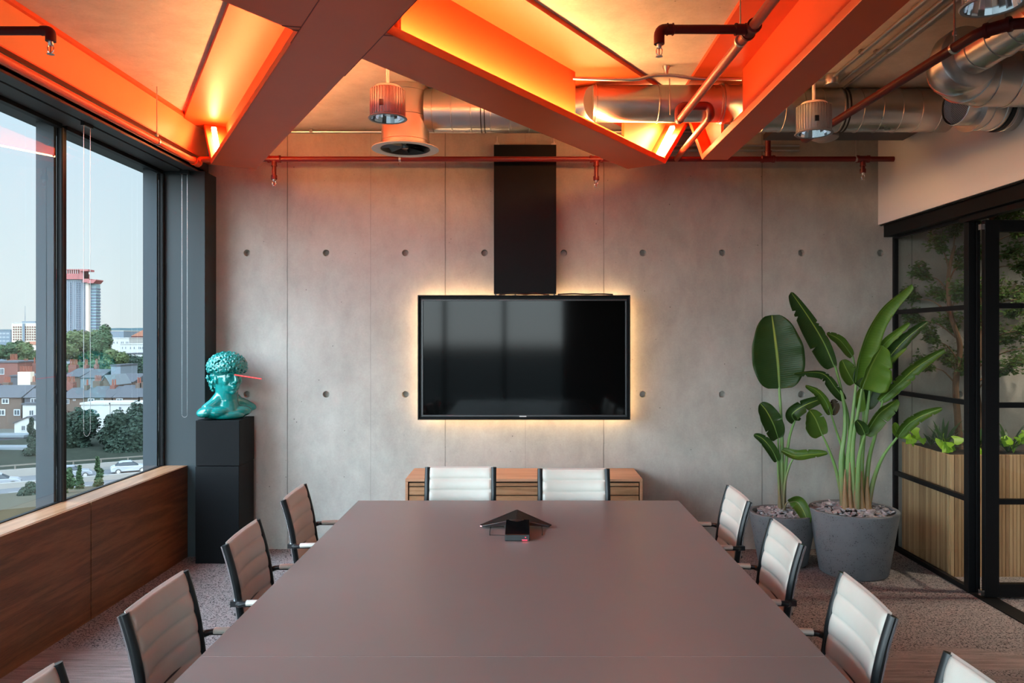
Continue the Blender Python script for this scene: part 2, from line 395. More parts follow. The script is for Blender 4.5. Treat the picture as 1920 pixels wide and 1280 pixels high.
def slat_m():
    m = NM('oak_slats'); g = m.n('ShaderNodeNewGeometry'); s_ = m.n('ShaderNodeSeparateXYZ'); m.l(g.outputs['Position'], s_.inputs[0])
    q = m.math('FLOOR', m.math('DIVIDE', m.math('ADD', s_.outputs['X'], s_.outputs['Y']), .026))
    wn_ = m.n('ShaderNodeTexWhiteNoise', noise_dimensions='1D'); m.l(q, wn_.inputs['W'])
    gr = m.noise(m.co((16, 16, .9)), 4, 4, .7)
    c = m.ramp(m.math('ADD', m.math('MULTIPLY', wn_.outputs['Value'], .55), m.math('MULTIPLY', gr, .5)), [(.15, (.30, .15, .065)), (.5, (.56, .33, .16)), (.9, (.76, .51, .28))])
    m.set(Base_Color=c, Roughness=.6); return m.m
M['slats'] = slat_m()
M['soil'] = plain('dark_soil', (.02, .015, .01), .95, bump=.6, bs=60)
M['cord'] = plain('bead_chain', (.55, .55, .56), .3, .9)
M['laser'] = emit('red_glow', (1, .012, .012), 1.3)
M['red_dot'] = emit('red_indicator', (1, .03, .06), 4)
# ================================================================ ROOM SHELL
ZC = 3.365; YW = PX; XG = 2.95; XL = -2.80
YB = -3.4
struct(MB().box(-2.95, 6.4, YB-.15, YW+.3, -.2, 0).build('floor', M['carpet']))
struct(MB().box(-2.56, 6.4, YB-.15, YW+.3, ZC, ZC+.3).build('ceiling', M['ceiling_concrete']))
# back wall with real tie holes
mb = MB(); mb.box(-2.60, 6.4, YW, YW+.25, 0, ZC); wb = struct(mb.build('wall_back', M['wall_concrete']))
cut = MB()
for i in range(14):
    x = 463+148.5*i
    cut.cyl(at(x, 474, YW)+Vector((0, -.03, 0)), at(x, 474, YW)+Vector((0, .045, 0)), .0295, 20, .023)
    cut.cyl(at(x, 739, YW)+Vector((0, -.03, 0)), at(x, 739, YW)+Vector((0, .045, 0)), .0295, 20, .023)
cu = cut.build('cutter', M['wall_concrete'])
bo = wb.modifiers.new('holes', 'BOOLEAN'); bo.object = cu; bo.operation = 'DIFFERENCE'; bo.solver = 'EXACT'
bpy.context.view_layer.update()
me = bpy.data.meshes.new_from_object(wb.evaluated_get(bpy.context.evaluated_depsgraph_get()))
wb.modifiers.clear(); wb.data = me; bpy.data.objects.remove(cu, do_unlink=True)
# left side: oak clad spandrel, sill, glazing
mb = MB(); ZS = .708; YE = 5.947
for a_, b_ in ((YB, -.66), (-.65, .66), (.67, 1.98), (1.99, 3.30), (3.31, 4.618), (4.628, YE)):
    mb.box(-2.627, -2.607, a_, b_, .0, ZS-.001)
mb.build('wall_left', M['oak_wall'], bevel=.0015); struct(bpy.data.objects['wall_left'])
mb = MB()
for a_, b_ in ((YB, 1.98), (1.983, 4.622), (4.625, YE)): mb.box(-2.83, -2.6275, a_, b_, ZS-.04, ZS)
struct(mb.build('trim_1', M['oak_sill'])); bpy.data.objects['trim_1']['label'] = 'oak window sill board'
struct(MB().box(-2.95, -2.83, YB, YW+.2, -.2, ZS-.06).build('trim_2', M['anthracite']))
struct(MB().box(-2.605, -2.48, YE+.003, YW+.2, 0, .002).build('trim_3', M['soffit']))
# corner casing beside the last window
struct(MB().box(-2.83, -2.474, YE+.003, YW+.25, 0, 2.985).build('trim_4', M['anthracite'], bevel=.002))
ZT = 2.965
WIN_Y = [-3.30, -1.96, -.66, .66, 1.98, 3.32, 4.64, 5.93]
for i in range(len(WIN_Y)-1):
    y0, y1 = WIN_Y[i], WIN_Y[i+1]
    w = bpy.data.objects.new('window_%d' % (i+1), None); COL.objects.link(w); struct(w); w.location = (XL, (y0+y1)/2, ZS); WL[w.name] = Vector(w.location)
    f = MB(); f.box(XL-.015, XL+.015, y1-.018, y1+.018, ZS, ZT); f.box(XL-.015, XL+.015, y0+.018, y0+.032, ZS, ZT)
    f.box(XL-.015, XL+.012, y0+.032, y1-.018, ZS, ZS+.005); f.box(XL-.02, XL+.02, y0+.032, y1-.018, ZT-.005, ZT+.03)
    f.build('window_frame', M['black_frame'], w)
    f = MB(); f.box(XL+.0155, XL+.018, y1-.012, y1+.004, ZS, ZT); f.build('window_gasket', M['anthracite'], w)
    g = MB(); g.quad((XL-.004, y0+.032, ZS), (XL-.004, y1-.018, ZS), (XL-.004, y1-.018, ZT), (XL-.004, y0+.032, ZT)); g.build('window_pane', M['glass'], w, recalc=False)
    fo = MB(); fo.box(XL-.122, XL-.0155, y1-.045, y1-.0185, ZS-.3, ZT+.4); fo.build('window_fin', M['anthracite_out'], w)
# head: soffit, fascia upstand, blind slot
struct(MB().box(-2.66, -2.632, YB, YE, 0, ZS-.05).build('trim_8', M['soffit']))
s = MB(); s.box(-2.86, -2.64, YB, YE, 2.985, 3.02); s.box(-2.62, -2.535, YB, YE, 2.985, 3.02); s.box(-2.86, -2.535, YE, YW+.2, 2.985, 3.02)
s.box(-2.545, -2.535, YB, YW, 3.0, 3.09); s.box(-2.65, -2.61, YB, YE, 3.025, 3.06); s.box(-3.0, -2.83, YB, YW+.2, 2.99, 3.7)
struct(s.build('trim_5', M['soffit']))
# rear wall: glazed on the left, solid on the right
RX = [-2.8, -1.6, -.4, .8]
for i in range(3):
    w = bpy.data.objects.new('window_%d' % (i+9), None); COL.objects.link(w); struct(w); w.location = (RX[i]+.6, YB, 0); WL[w.name] = Vector(w.location)
    f = MB(); x0, x1 = RX[i], RX[i+1]
    f.box(x0, x0+.04, YB-.04, YB+.04, .3, 3.1); f.box(x1-.04, x1, YB-.04, YB+.04, .3, 3.1); f.box(x0+.04, x1-.04, YB-.04, YB+.04, .3, .36); f.box(x0+.04, x1-.04, YB-.04, YB+.04, 3.05, 3.1)
    f.build('window_frame', M['black_frame'], w)
    g = MB(); g.quad((x0+.04, YB, .36), (x1-.04, YB, .36), (x1-.04, YB, 3.05), (x0+.04, YB, 3.05)); g.build('window_pane', M['glass'], w, recalc=False)
s = MB(); s.box(-2.95, .8, YB-.1, YB+.05, 0, .3); s.box(-2.95, .8, YB-.1, YB+.05, 3.1, ZC+.3); s.box(.8, 6.4, YB-.1, YB+.05, 0, ZC+.1)
struct(s.build('wall_rear', M['wall_concrete']))
# right side: white bulkhead above the black glazed partition
XB = 2.84
struct(MB().box(XB, XB+.3, YB, YW-.001, 2.60, ZC).build('wall_right', M['white_wall']))
bd = MB(); bd.box(2.885, 3.02, YB, YW-.001, 2.503, 2.599); bd.box(2.925, 2.985, YB, 5.17, 2.465, 2.502); bd.box(2.855, 2.862, YB, YW-.002, 2.592, 2.5995)
struct(bd.build('trim_6', M['black_frame'], bevel=.002))
win = bpy.data.objects.new('window_12', None); COL.objects.link(win); struct(win); win.location = (XG, 5.6, 0); WL[win.name] = Vector(win.location)
f = MB(); f.box(XG, XG+.045, 5.10, 5.155, 0.0, 2.50); f.box(XG+.004, XG+.04, 6.135, YW-.002, 0, 2.50); f.box(XG+.004, XG+.04, 5.155, 6.135, 0, .035); f.box(XG+.004, XG+.04, 5.155, 6.135, 2.485, 2.503)
f.box(XG+.05, XG+.075, 5.095, 5.12, 0, 2.47)
f.build('window_frame', M['black_frame'], win, bevel=.0015)
for z in (1.90, 1.262, .618): MB().box(XG+.006, XG+.036, 5.155, 6.135, z-.0165, z+.0165).build('glazing_bar', M['black_frame'], win)
MB().quad((XG+.02, 5.155, .035), (XG+.02, 6.135, .035), (XG+.02, 6.135, 2.485), (XG+.02, 5.155, 2.485)).build('window_pane', M['glass_in'], win, recalc=False)
win = bpy.data.objects.new('window_13', None); COL.objects.link(win); struct(win); win.location = (XG, 1, 0); WL[win.name] = Vector(win.location)
f = MB(); f.box(XG, XG+.045, 4.02, 4.07, 0, 2.465); f.box(XG, XG+.045, YB, YB+.05, 0, 2.465); f.box(XG+.004, XG+.04, YB+.05, 4.02, 0, .035); f.box(XG, XG+.045, 1.0, 1.05, 0, 2.465)
for z in (1.90, 1.262, .618): f.box(XG+.006, XG+.036, YB+.05, 4.02, z-.0165, z+.0165)
f.build('window_frame', M['black_frame'], win)
MB().quad((XG+.02, YB+.05, .035), (XG+.02, 4.02, .035), (XG+.02, 4.02, 2.46), (XG+.02, YB+.05, 2.46)).build('window_pane', M['glass_in'], win, recalc=False)
# open pivot door leaf
door = bpy.data.objects.new('door_1', None); COL.objects.link(door); struct(door); door.location = (3.0, 5.0, 0); WL[door.name] = Vector(door.location)
DY0, DY1 = 4.985, 5.025; dx0, dx1 = 2.992, 4.0
f = MB(); f.box(dx0, dx0+.092, DY0, DY1, .012, 2.462); f.box(dx1-.09, dx1, DY0, DY1, .012, 2.462); f.box(dx0+.092, dx1-.09, DY0, DY1, .012, .098); f.box(dx0+.092, dx1-.09, DY0, DY1, 2.385, 2.462)
f.build('door_frame', M['black_frame'], door, bevel=.0015)
for z in (1.905, 1.258, .63): MB().box(dx0+.092, dx1-.09, DY0+.005, DY1-.005, z-.017, z+.017).build('glazing_bar', M['black_frame'], door)
MB().quad((dx0+.09, 5.005, .098), (dx1-.09, 5.005, .098), (dx1-.09, 5.005, 2.386), (dx0+.09, 5.005, 2.386)).build('door_pane', M['glass_in'], door, recalc=False)
h = MB(); h.box(2.968, 2.992, 4.99, 5.02, .02, .055); h.box(2.968, 2.992, 4.99, 5.02, 2.40, 2.435); h.build('door_pivot', M['chrome'], door)
struct(MB().box(2.955, 3.075, 4.10, 5.095, .0005, .007).build('trim_7', M['black_frame']))
# corridor beyond
struct(MB().box(6.2, 6.4, YB, YW, 0, ZC).build('wall_corridor', M['white_wall']))
for i, (x, y) in enumerate(((4.0, 5.0), (5.0, 5.0), (4.2, 2.6))):  # unseen spots added to brighten planter and corridor, trim rings included
    l = thing('added_spotlight', ['added unseen spotlight over the timber planter beyond the glass', 'added unseen spotlight at the far end of the corridor', 'added unseen spotlight in the corridor beside the glass partition'][i], 'light', (x, y, ZC), group='added corridor spotlights')
    MB().lathe([(.06, 0), (.065, -.006), (.045, -.008), (.045, -.001), (0, -.001)], (x, y, ZC), 20).build('trim_ring', M['white_plastic'], l, True)
    ld = bpy.data.lights.new('spot', 'SPOT'); ld.energy = (220, 200, 40)[i]; ld.color = (1, .86, .68); ld.spot_size = R(100); ld.spot_blend = .9; ld.shadow_soft_size = .05
    lo = bpy.data.objects.new('spot', ld); COL.objects.link(lo); lo.location = (x, y, ZC-.02)

# ================================================================ STEEL BEAMS
B0, BT = 2.952, 3.338; KEL = (BT-B0)*1.0
def frame(cx, cy, slope):
    d = Vector((slope, 1, 0)).normalized(); n = Vector((d.y, -d.x, 0))
    return lambda p: Vector((cx, cy, 0))+d*p[0]+n*p[1]+Vector((0, 0, p[2])), d, n
def make_beam(label, cx, cy, slope, u0, u1, half, leds, hole=None, th=.31, extra=None, dz=0.0):
    B0, BT = globals()['B0']+dz, globals()['BT']+dz
    FR, d, n = frame(cx, cy, slope)
    t = thing('steel_beam', label, 'beam', FR((0, 0, B0)))
    ft = .042
    MB().box(u0, u1, -half, half, B0, B0+ft, FR).build('bottom_flange', M['paint'], t, bevel=.003)
    m = MB(); m.prism([(u1, -half, B0), (u1, -half, B0+ft*1.3), (u1+KEL, -half, BT), (u1+KEL+ft*1.3, -half, BT)], (0, 2*half, 0), FR)
    m.build('end_plate', M['paint'], t, bevel=.003)
    poly = [(u0, B0+ft), (u1-.01, B0+ft), (u1+KEL-ft, BT)]
    if hole: poly += [(hole[1], BT), (hole[1], hole[2]), (hole[0], hole[2]), (hole[0], BT)]
    poly += [(u0, BT)]
    MB().prism([(p[0], -.009, p[1]) for p in poly], (0, .018, 0), FR).build('web', M['paint'], t)
    MB().box(u0, u1+KEL+.1, -th, th, BT, ZC-.001, FR).build('top_flange', M['paint'], t)
    for (v, a_, b_, mt) in leds:
        m = MB(); vn = .070 if v > 0 else -.070; m.box(a_, u1-.03, vn-.010, vn+.010, B0+ft+.014, B0+ft+.028, FR)
        if b_: m.prism([(u1-.03, v-.016, B0+ft), (u1-.03, v-.016, B0+ft+.016), (u1+KEL*.80-.06, v-.016, B0+KEL*.80+.03), (u1+KEL*.80-.045, v-.016, B0+KEL*.80+.015)], (0, .032, 0), FR)
        m.build('led_strip', M[mt], t)
        MB().box(a_, u1-.03, vn-.010, vn+.010, B0+ft, B0+ft+.0135, FR).build('led_channel', M['steel'], t)
    if extra: extra(t, FR)
    return t, FR
def ex1(t, FR): pass
def ex2(t, FR):
    # stiffener plates beside the crossing
    u = (3.13-4.5)*1.198
    for k, (a_, w) in enumerate(((-1.47, .014), (-1.432, .014))):
        MB().box(a_, a_+w, .009, .148, B0+.042, BT, FR).build('stiffener', M['paint'], t)
    m = MB()
    for a_ in (u-.02, u+.03): m.box(a_, a_+.010, -.149, .149, B0-.0015, B0+.001, lambda p, F_=FR: F_((p[0]+p[1]*.9, p[1], p[2])))
    u2 = (2.35-4.5)*1.198
    for a_ in (u2+.22, u2+.27, u2+.30): m.box(a_, a_+.010, -.149, .149, B0-.0015, B0+.001, lambda p, F_=FR: F_((p[0]+p[1]*.9, p[1], p[2])))
    m.build('weld_seam', M['seam'], t)
tb1, F1 = make_beam('red orange steel beam running diagonally from the window corner, brown underside', -1.4995, 4.5, -.557, -4.2, 1.30, .157, [(-.105, -2.2, True, 'led_mid'), (.105, -2.0, False, 'led_mid')], extra=ex1, dz=-.003)
tb2, F2 = make_beam('red orange steel beam crossing to the centre with a bright strip light along its web', .1415, 4.5, .663, -4.6, 1.36, .152, [(.10, -1.38, True, 'led'), (-.10, -.9, False, 'led_mid')], hole=(.30, .98, 3.085), extra=ex2)
tb3, F3 = make_beam('bright red steel beam on the right running straight back to the wall', 1.347, 4.5, 0.0, -6.5, .93, .091, [(.062, -.9, False, 'led_dim')], hole=(.205, .72, 3.085), th=.285, dz=.0015)
# weld lines where the first beam meets the second
m = MB(); FR = F1
for v in (-.155, .157):
    m.box((2.95-4.5)*1.145-.28, (2.95-4.5)*1.145+.75, v-.004, v+.004, B0-.0018, B0+.001, FR) if v > 0 else m.box(-2.05, -1.32, v-.004, v+.004, B0-.0018, B0+.001, FR)
m.build('weld_seam', M['seam'], tb1)
# edge beam above the windows
t = thing('edge_beam', 'long red steel edge beam above the row of windows, strip light glow painted in', 'beam', (-2.54, 2, 3.09))
MB().box(-2.56, -2.54, YB+.06, YW-.01, 3.091, ZC-.001).build('web', M['paint_led_lit'], t)
MB().box(-2.56, -2.49, YB+.06, YW-.01, 3.083, 3.091).build('bottom_flange', M['paint'], t)
MB().box(-2.54, -2.515, YB+.06, YW-.01, 3.342, ZC-.001).build('top_flange', M['paint'], t)

# ================================================================ DUCTS
def duct_rings(mb, a_, b_, r, sp, rr=.0045, off=.05):
    a_ = Vector(a_); b_ = Vector(b_); L = (b_-a_).length; d = (b_-a_).normalized(); x = off
    while x < L:
        c = a_+d*x; mb.tube([c-d*rr, c-d*rr*.5, c+d*rr*.5, c+d*rr], [r, r+rr, r+rr, r], 40, False); x += sp
def duct(name, parent, a_, b_, r, sp=.128, off=.05):
    mb = MB(); mb.tube([a_, b_], r, 40, True); duct_rings(mb, a_, b_, r, sp, off=off)
    return mb.build(name, M['galv'], parent, True, angle=50)
DZ = 3.222; DY = 5.16; DR = .141
t = thing('ventilation_duct', 'long round galvanised duct crossing the ceiling along the back wall', 'duct', (0, DY, DZ))
duct('duct_section', t, (-.66, DY, DZ), (.30, DY, DZ), DR)
duct('duct_section', t, (1.50, DY, DZ), (2.838, DY, DZ), DR, off=.09)
mb = MB(); mb.tube([(.44, 4.97, 3.21), (1.40, 4.97, 3.21)], .117, 40); duct_rings(mb, (.44, 4.97, 3.21), (1.30, 4.97, 3.21), .117, .40, .006, .02)
mb.tube([(1.272, 4.97, 3.21), (1.275, 4.97, 3.21), (1.296, 4.97, 3.21), (1.30, 4.97, 3.21)], [.117, .128, .128, .117], 40)
mb.build('duct_section', M['galv'], t, True, angle=50)
mb = MB(); mb.tube([(.28, DY, DZ), (.46, 4.97, 3.21)], [DR-.002, .115], 32); mb.build('duct_reducer', M['galv'], t, True); mb = MB(); mb.tube([(1.39, 4.97, 3.21), (1.51, DY, DZ)], [.115, DR-.002], 32); mb.build('duct_reducer', M['galv'], t, True)
def clamp(x, y, z, r, parent):
    mb = MB()
    for dx in (-.014, .010): mb.tube([(x+dx, y, z), (x+dx+.007, y, z)], r+.007, 40, True)
    mb.cyl((x, y, z+r), (x, y, ZC-.001), .004, 8)
    return mb.build('duct_clamp', M['dark_metal'], parent, True)
clamp((906-VX)/F*DY, DY, DZ, DR, t); clamp((1576-VX)/F*DY, DY, DZ, DR, t)
mb = MB(); mb.cyl((.92, 4.86, 3.335), (.92, 4.845, 3.10), .0035, 8); mb.build('hanger_rod', M['steel'], t)
# vertical drop with swirl diffuser
cx, cyy = -.797, 5.15
t = thing('air_diffuser', 'round ceiling diffuser on a vertical metal spigot between the diagonal beams', 'diffuser', (cx, cyy, 2.96))
mb = MB(); mb.lathe([(.158, ZC-.002), (.158, 2.985)], (cx, cyy, 0), 40); duct_rings(mb, (cx, cyy, 3.0), (cx, cyy, ZC), .158, .16, .004, .01)
mb.build('spigot', M['galv'], t, True)
MB().lathe([(.158, 2.985), (.19, 2.972), (.222, 2.962), (.224, 2.957), (.172, 2.957), (.165, 2.962), (.160, 2.985)], (cx, cyy, 0), 48).build('flange_ring', M['white_plastic'], t, True)
MB().lathe([(.165, 2.96), (.15, 2.975), (.13, 3.03), (.0, 3.05)], (cx, cyy, 0), 40).build('inner_bowl', M['dark_metal'], t, True)
mb = MB()
for k in range(8):
    a_ = 2*math.pi*k/8; c, s_ = math.cos(a_), math.sin(a_)
    mb.prism([(cx+.02*c, cyy+.02*s_, 2.975), (cx+.158*c, cyy+.158*s_, 2.967), (cx+.158*math.cos(a_+.35), cyy+.158*math.sin(a_+.35), 2.998), (cx+.02*math.cos(a_+.35), cyy+.02*math.sin(a_+.35), 2.99)], (0, 0, .002))
mb.lathe([(0, 2.962), (.02, 2.964), (.024, 2.98), (.0, 2.99)], (cx, cyy, 0), 16)
mb.build('swirl_vane', plain('vane_metal', (.13, .13, .13), .3, .9), t, True)
# right: upper duct with elbow, and spigot with mesh
t = thing('supply_duct', 'short galvanised duct bending down into the white bulkhead at top right', 'duct', (2.3, 3.8, 3.14))
a_ = Vector((2.35, 2.9, 3.17)); b_ = Vector((2.255, 3.90, 3.12))
duct('duct_section', t, a_, b_, .098, .14, .06)
mb = MB(); d = (b_-a_).normalized(); p = b_-d*.03
mb.tube([p, p+d*.015, p+d*.02, p+d*.10], [.10, .155, .16, .16], 40); mb.build('collar', M['galv'], t, True, angle=50)
mb = MB(); path = smooth_path([b_+d*.05, Vector((2.27, 4.02, 3.11)), Vector((2.42, 4.14, 3.10)), Vector((2.62, 4.17, 3.10)), Vector((2.838, 4.17, 3.10))], 6); mb.tube(path, [.145]*len(path), 36)
for i in range(2, len(path)-1, 4):
    dd = (path[i+1]-path[i]).normalized(); mb.tube([path[i]-dd*.006, path[i]+dd*.006], .151, 36, True)
mb.build('elbow', M['galv'], t, True, angle=50)
t = thing('extract_spigot', 'open galvanised duct end with wire mesh grille below the top right duct', 'duct', (2.55, 4.45, 3.035))
g0 = Vector((2.475, 4.41, 3.035)); ax = Vector((.985, .17, 0)).normalized()
mb = MB(); mb.tube([g0, g0+ax*.004, g0+ax*.10], [.112, .117, .112], 40, False); mb.tube([g0+ax*.09, g0+ax*.093, g0+ax*.099, g0+ax*.1], [.112, .150, .150, .112], 40)
mb.tube([g0+ax*.10, g0+ax*.372], .134, 40); duct_rings(mb, g0+ax*.10, g0+ax*.37, .134, .075, .005, .06); mb.build('duct_section', M['galv'], t, True, angle=50)
mb = MB(); mb.tube([g0+ax*.26, g0+ax*.285], .142, 40); mb.build('rubber_seal', M['rubber'], t, True)
mb = MB(); sN, uN = basis(ax)
for k in range(-12, 13):
    w = k*.0092; h_ = math.sqrt(max(0, .110**2-w*w))
    for (p_, q_) in ((sN, uN), (uN, sN)):
        c = g0+ax*.012+((p_+q_)*.7071)*w; e_ = (p_-q_)*.7071*h_
        mb.tube([c-e_, c+e_], .0011, 4, False) if p_ is sN else mb.tube([g0+ax*.012+((sN-uN)*.7071)*w-(sN+uN)*.7071*h_, g0+ax*.012+((sN-uN)*.7071)*w+(sN+uN)*.7071*h_], .0011, 4, False)
mb.build('mesh_grille', M['steel'], t)
MB().cyl(g0+ax*.06, g0+ax*.062, .111, 32).build('inner_damper', M['dark_metal'], t)
# flat plenum tray under the main duct on the right
t = thing('ceiling_tray', 'dark flat tray under the duct beside the white bulkhead', 'tray', (2.2, 5.5, 3.15))
MB().box(1.76, 2.79, 5.32, 5.66, 3.150, 3.19).build('tray_panel', M['soffit'], t)
MB().box(1.76, 1.80, 5.40, 5.44, 3.19, ZC).build('hanger', M['soffit'], t)
t = thing('smoke_detector', 'pale round smoke detector under the tray, below the right pendant downlight', 'detector', (2.143, 5.48, 3.15))
MB().lathe([(0, 3.095), (.055, 3.097), (.062, 3.102), (.085, 3.112), (.095, 3.122), (.095, 3.1495), (0, 3.1495)], (2.143, 5.48, 0), 32).build('detector_body', plain('aged_white_plastic', (.32, .29, .28), .5), t, True)

# ================================================================ SPRINKLER PIPES
def fitting(mb, c, d, r=.031, L=.05):
    c = Vector(c); d = Vector(d).normalized()
    mb.tube([c-d*L, c-d*L, c-d*(L*.7), c-d*(L*.7), c+d*(L*.7), c+d*(L*.7), c+d*L, c+d*L], [r*.8, r*1.08, r*1.08, r*.93, r*.93, r*1.08, r*1.08, r*.8], 16)
def head(x, y, z, label, grp='ceiling sprinkler heads'):
    t = thing('fire_sprinkler', label, 'sprinkler', (x, y, z), group=grp)
    MB().lathe([(.0, z), (.011, z), (.011, z-.012), (.008, z-.018), (0, z-.018)], (x, y, 0), 12).build('thread', M['steel'], t, True)
    mb = MB()
    for sg in (-1, 1): mb.tube([(x+sg*.008, y, z-.012), (x+sg*.013, y, z-.025), (x+sg*.011, y, z-.042), (x, y, z-.052)], .0022, 6)
    mb.build('yoke', M['chrome'], t, True)
    MB().cyl((x, y, z-.015), (x, y, z-.048), .0022, 8).build('bulb', M['red_dot'] if False else plain('glass_bulb', (.4, .05, .03), .2), t)
    MB().lathe([(0, z-.052), (.015, z-.053), (.015, z-.055), (0, z-.055)], (x, y, 0), 16).build('deflector', M['steel'], t)
YP, ZP, RP = 5.90, 3.068, .0205
t = thing('sprinkler_main', 'long red sprinkler pipe running across the top of the concrete wall', 'pipe', (0, YP, ZP))
mb = MB(); mb.tube([(-2.02, YP, ZP), (2.838, YP, ZP)], RP, 16)
mb.build('pipe', M['pipe_red'], t, True)
for (px, pyb) in ((514, 336), (1118, 338), (1618, 324)):
    x = (px-VX)/F*YP; zb = EYE-(pyb-VY)/F*YP
    mb = MB(); mb.tube([(x, YP, ZP), (x, YP, zb)], .0165, 14); fitting(mb, (x, YP, ZP), (1, 0, 0), .027, .048); mb.tube([(x, YP, zb+.03), (x, YP, zb+.03), (x, YP, zb), (x, YP, zb)], [.01, .023, .023, .01], 14); fitting(mb, (x, YP, ZP-.035), (0, 0, 1), .022, .02)
    mb.build('dropper', M['pipe_red'], t, True)
mb = MB(); x = 1.872; mb.tube([(x, YP, ZP), (x, YP, ZC-.01)], .0205, 14); fitting(mb, (x, YP, ZP), (1, 0, 0), .027, .05); fitting(mb, (x, YP, ZP+.04), (0, 0, 1), .026, .022); mb.build('riser', M['pipe_red'], t, True)
for px in (750, 1605):
    mb = MB(); x = (px-VX)/F*YP; mb.tube([(x-.008, YP, ZP), (x+.008, YP, ZP)], .024, 16); mb.cyl((x, YP, ZP+.02), (x, YP, ZC-.001), .004, 8); mb.build('pipe_clip', M['steel'], t, True)
for px, pyb, lb in ((514, 336, 'sprinkler head on the first dropper from the windows, below the diagonal beam'), (1118, 338, 'sprinkler head on the dropper just right of the black wall panel'), (1618, 324, 'sprinkler head on the dropper beside the white bulkhead')):
    head((px-VX)/F*YP, YP, EYE-(pyb-VY)/F*YP, lb)
# left pipe below the edge beam
t = thing('sprinkler_pipe', 'orange red sprinkler pipe running above the windows', 'pipe', (-2.44, 3, 3.0))
mb = MB(); mb.tube(round_corners([(-2.44, YB+.1, 3.0), (-2.44, 5.77, 3.0), (-2.44, 5.77, 3.035), (-2.33, 5.84, 3.05), (-2.33, 5.90, 3.05)], .04), .0225, 16); fitting(mb, (-2.44, 5.70, 3.0), (0, 1, 0), .029, .04); fitting(mb, (-2.44, 3.26, 3.0), (0, 1, 0), .029, .05)
mb.build('pipe', M['paint'], t, True)
mb = MB(); mb.tube([(-2.44, 3.26, 3.0), (-2.035, 3.26, 3.0)], .0185, 14); mb.tube(round_corners([(-2.05, 3.26, 3.0), (-2.01, 3.26, 3.0), (-2.01, 3.26, 2.955)], .035), .021, 14); mb.build('branch_pipe', M['pipe_dark'], t, True)
for y in (5.10, 2.6): mb = MB(); mb.cyl((-2.44, y, 3.03), (-2.44, y, ZC-.001), .0035, 8); mb.tube([(-2.44, y-.008, 3.0), (-2.44, y+.008, 3.0)], .026, 16); mb.lathe([(.0, 3.03), (.012, 3.03), (.012, 3.045), (0, 3.045)], (-2.44, y, 0), 8); mb.build('pipe_hanger', M['steel'], t, True)
head(-2.01, 3.26, 2.955, 'sprinkler head on the short branch at top left, above the windows')
# middle pipe
t = thing('sprinkler_pipe', 'rust red sprinkler pipe running between the central and right beams', 'pipe', (1.0, 4, 3.05))
mb = MB(); mb.tube(round_corners([(1.03, YB+.1, 3.05), (.995, 3.37, 3.05), (.965, 4.78, 3.05)], .02), .0235, 16)
mb.build('pipe', plain('rust_red_pipe', (.40, .055, .02), .4, var=.1), t, True)
mb = MB(); mb.tube(round_corners([(.965, 4.74, 3.05), (.965, 4.80, 3.05), (.965, 4.80, 3.145), (1.155, 4.80, 3.145), (1.168, 4.80, 3.09), (1.168, 4.86, 3.085)], .045), .026, 16); mb.build('offset_bend', M['pipe_red'], t, True)
mb = MB(); mb.tube([(1.168, 4.84, 3.085), (1.168, 5.90, 3.068)], .0215, 16); mb.build('pipe', plain('rust_red_pipe_end', (.40, .055, .02), .4), t, True)
mb = MB(); mb.tube([(.995, 3.37, 3.05), (.62, 3.37, 3.05)], .0195, 16); mb.tube(round_corners([(.65, 3.37, 3.05), (.592, 3.37, 3.05), (.592, 3.37, 2.985)], .035), .0235, 14); fitting(mb, (.995, 3.37, 3.05), (0.03, -1, 0), .030, .05); fitting(mb, (.95, 3.37, 3.05), (1, 0, 0), .025, .025); fitting(mb, (.64, 3.37, 3.05), (1, 0, 0), .025, .014); mb.build('branch_pipe', M['pipe_dark'], t, True)
mb = MB(); mb.cyl((.985, 3.50, 3.07), (.985, 3.50, ZC-.001), .004, 8); mb.tube([(.985, 3.49, 3.05), (.985, 3.507, 3.05)], .0275, 16); mb.build('pipe_hanger', M['steel'], t, True)
head(.592, 3.37, 2.985, 'sprinkler head on the central branch pipe below the concrete slab')
# right pipe
t = thing('sprinkler_pipe', 'dark red sprinkler pipe sloping past the right pendant downlights', 'pipe', (1.9, 4, 2.98))
mb = MB(); mb.tube(round_corners([(3.2-.37, 3.12, 2.975), (1.99, 3.12, 2.975), (1.912, 3.22, 2.98), (1.83, 5.03, 2.985), (1.83, 5.06, 3.08)], .05), .0225, 16); fitting(mb, (1.955, 3.17, 2.978), (.6, -.75, 0), .029, .05); mb.build('pipe', M['pipe_dark'], t, True)
mb = MB(); mb.cyl((1.905, 3.40, 3.0), (1.905, 3.40, ZC-.001), .0045, 8); mb.tube([(1.905, 3.39, 2.98), (1.905, 3.407, 2.98)], .0265, 16); mb.lathe([(0, 3.035), (.01, 3.035), (.01, 3.05), (0, 3.05)], (1.905, 3.40, 0), 8); mb.build('pipe_hanger', M['steel'], t, True)

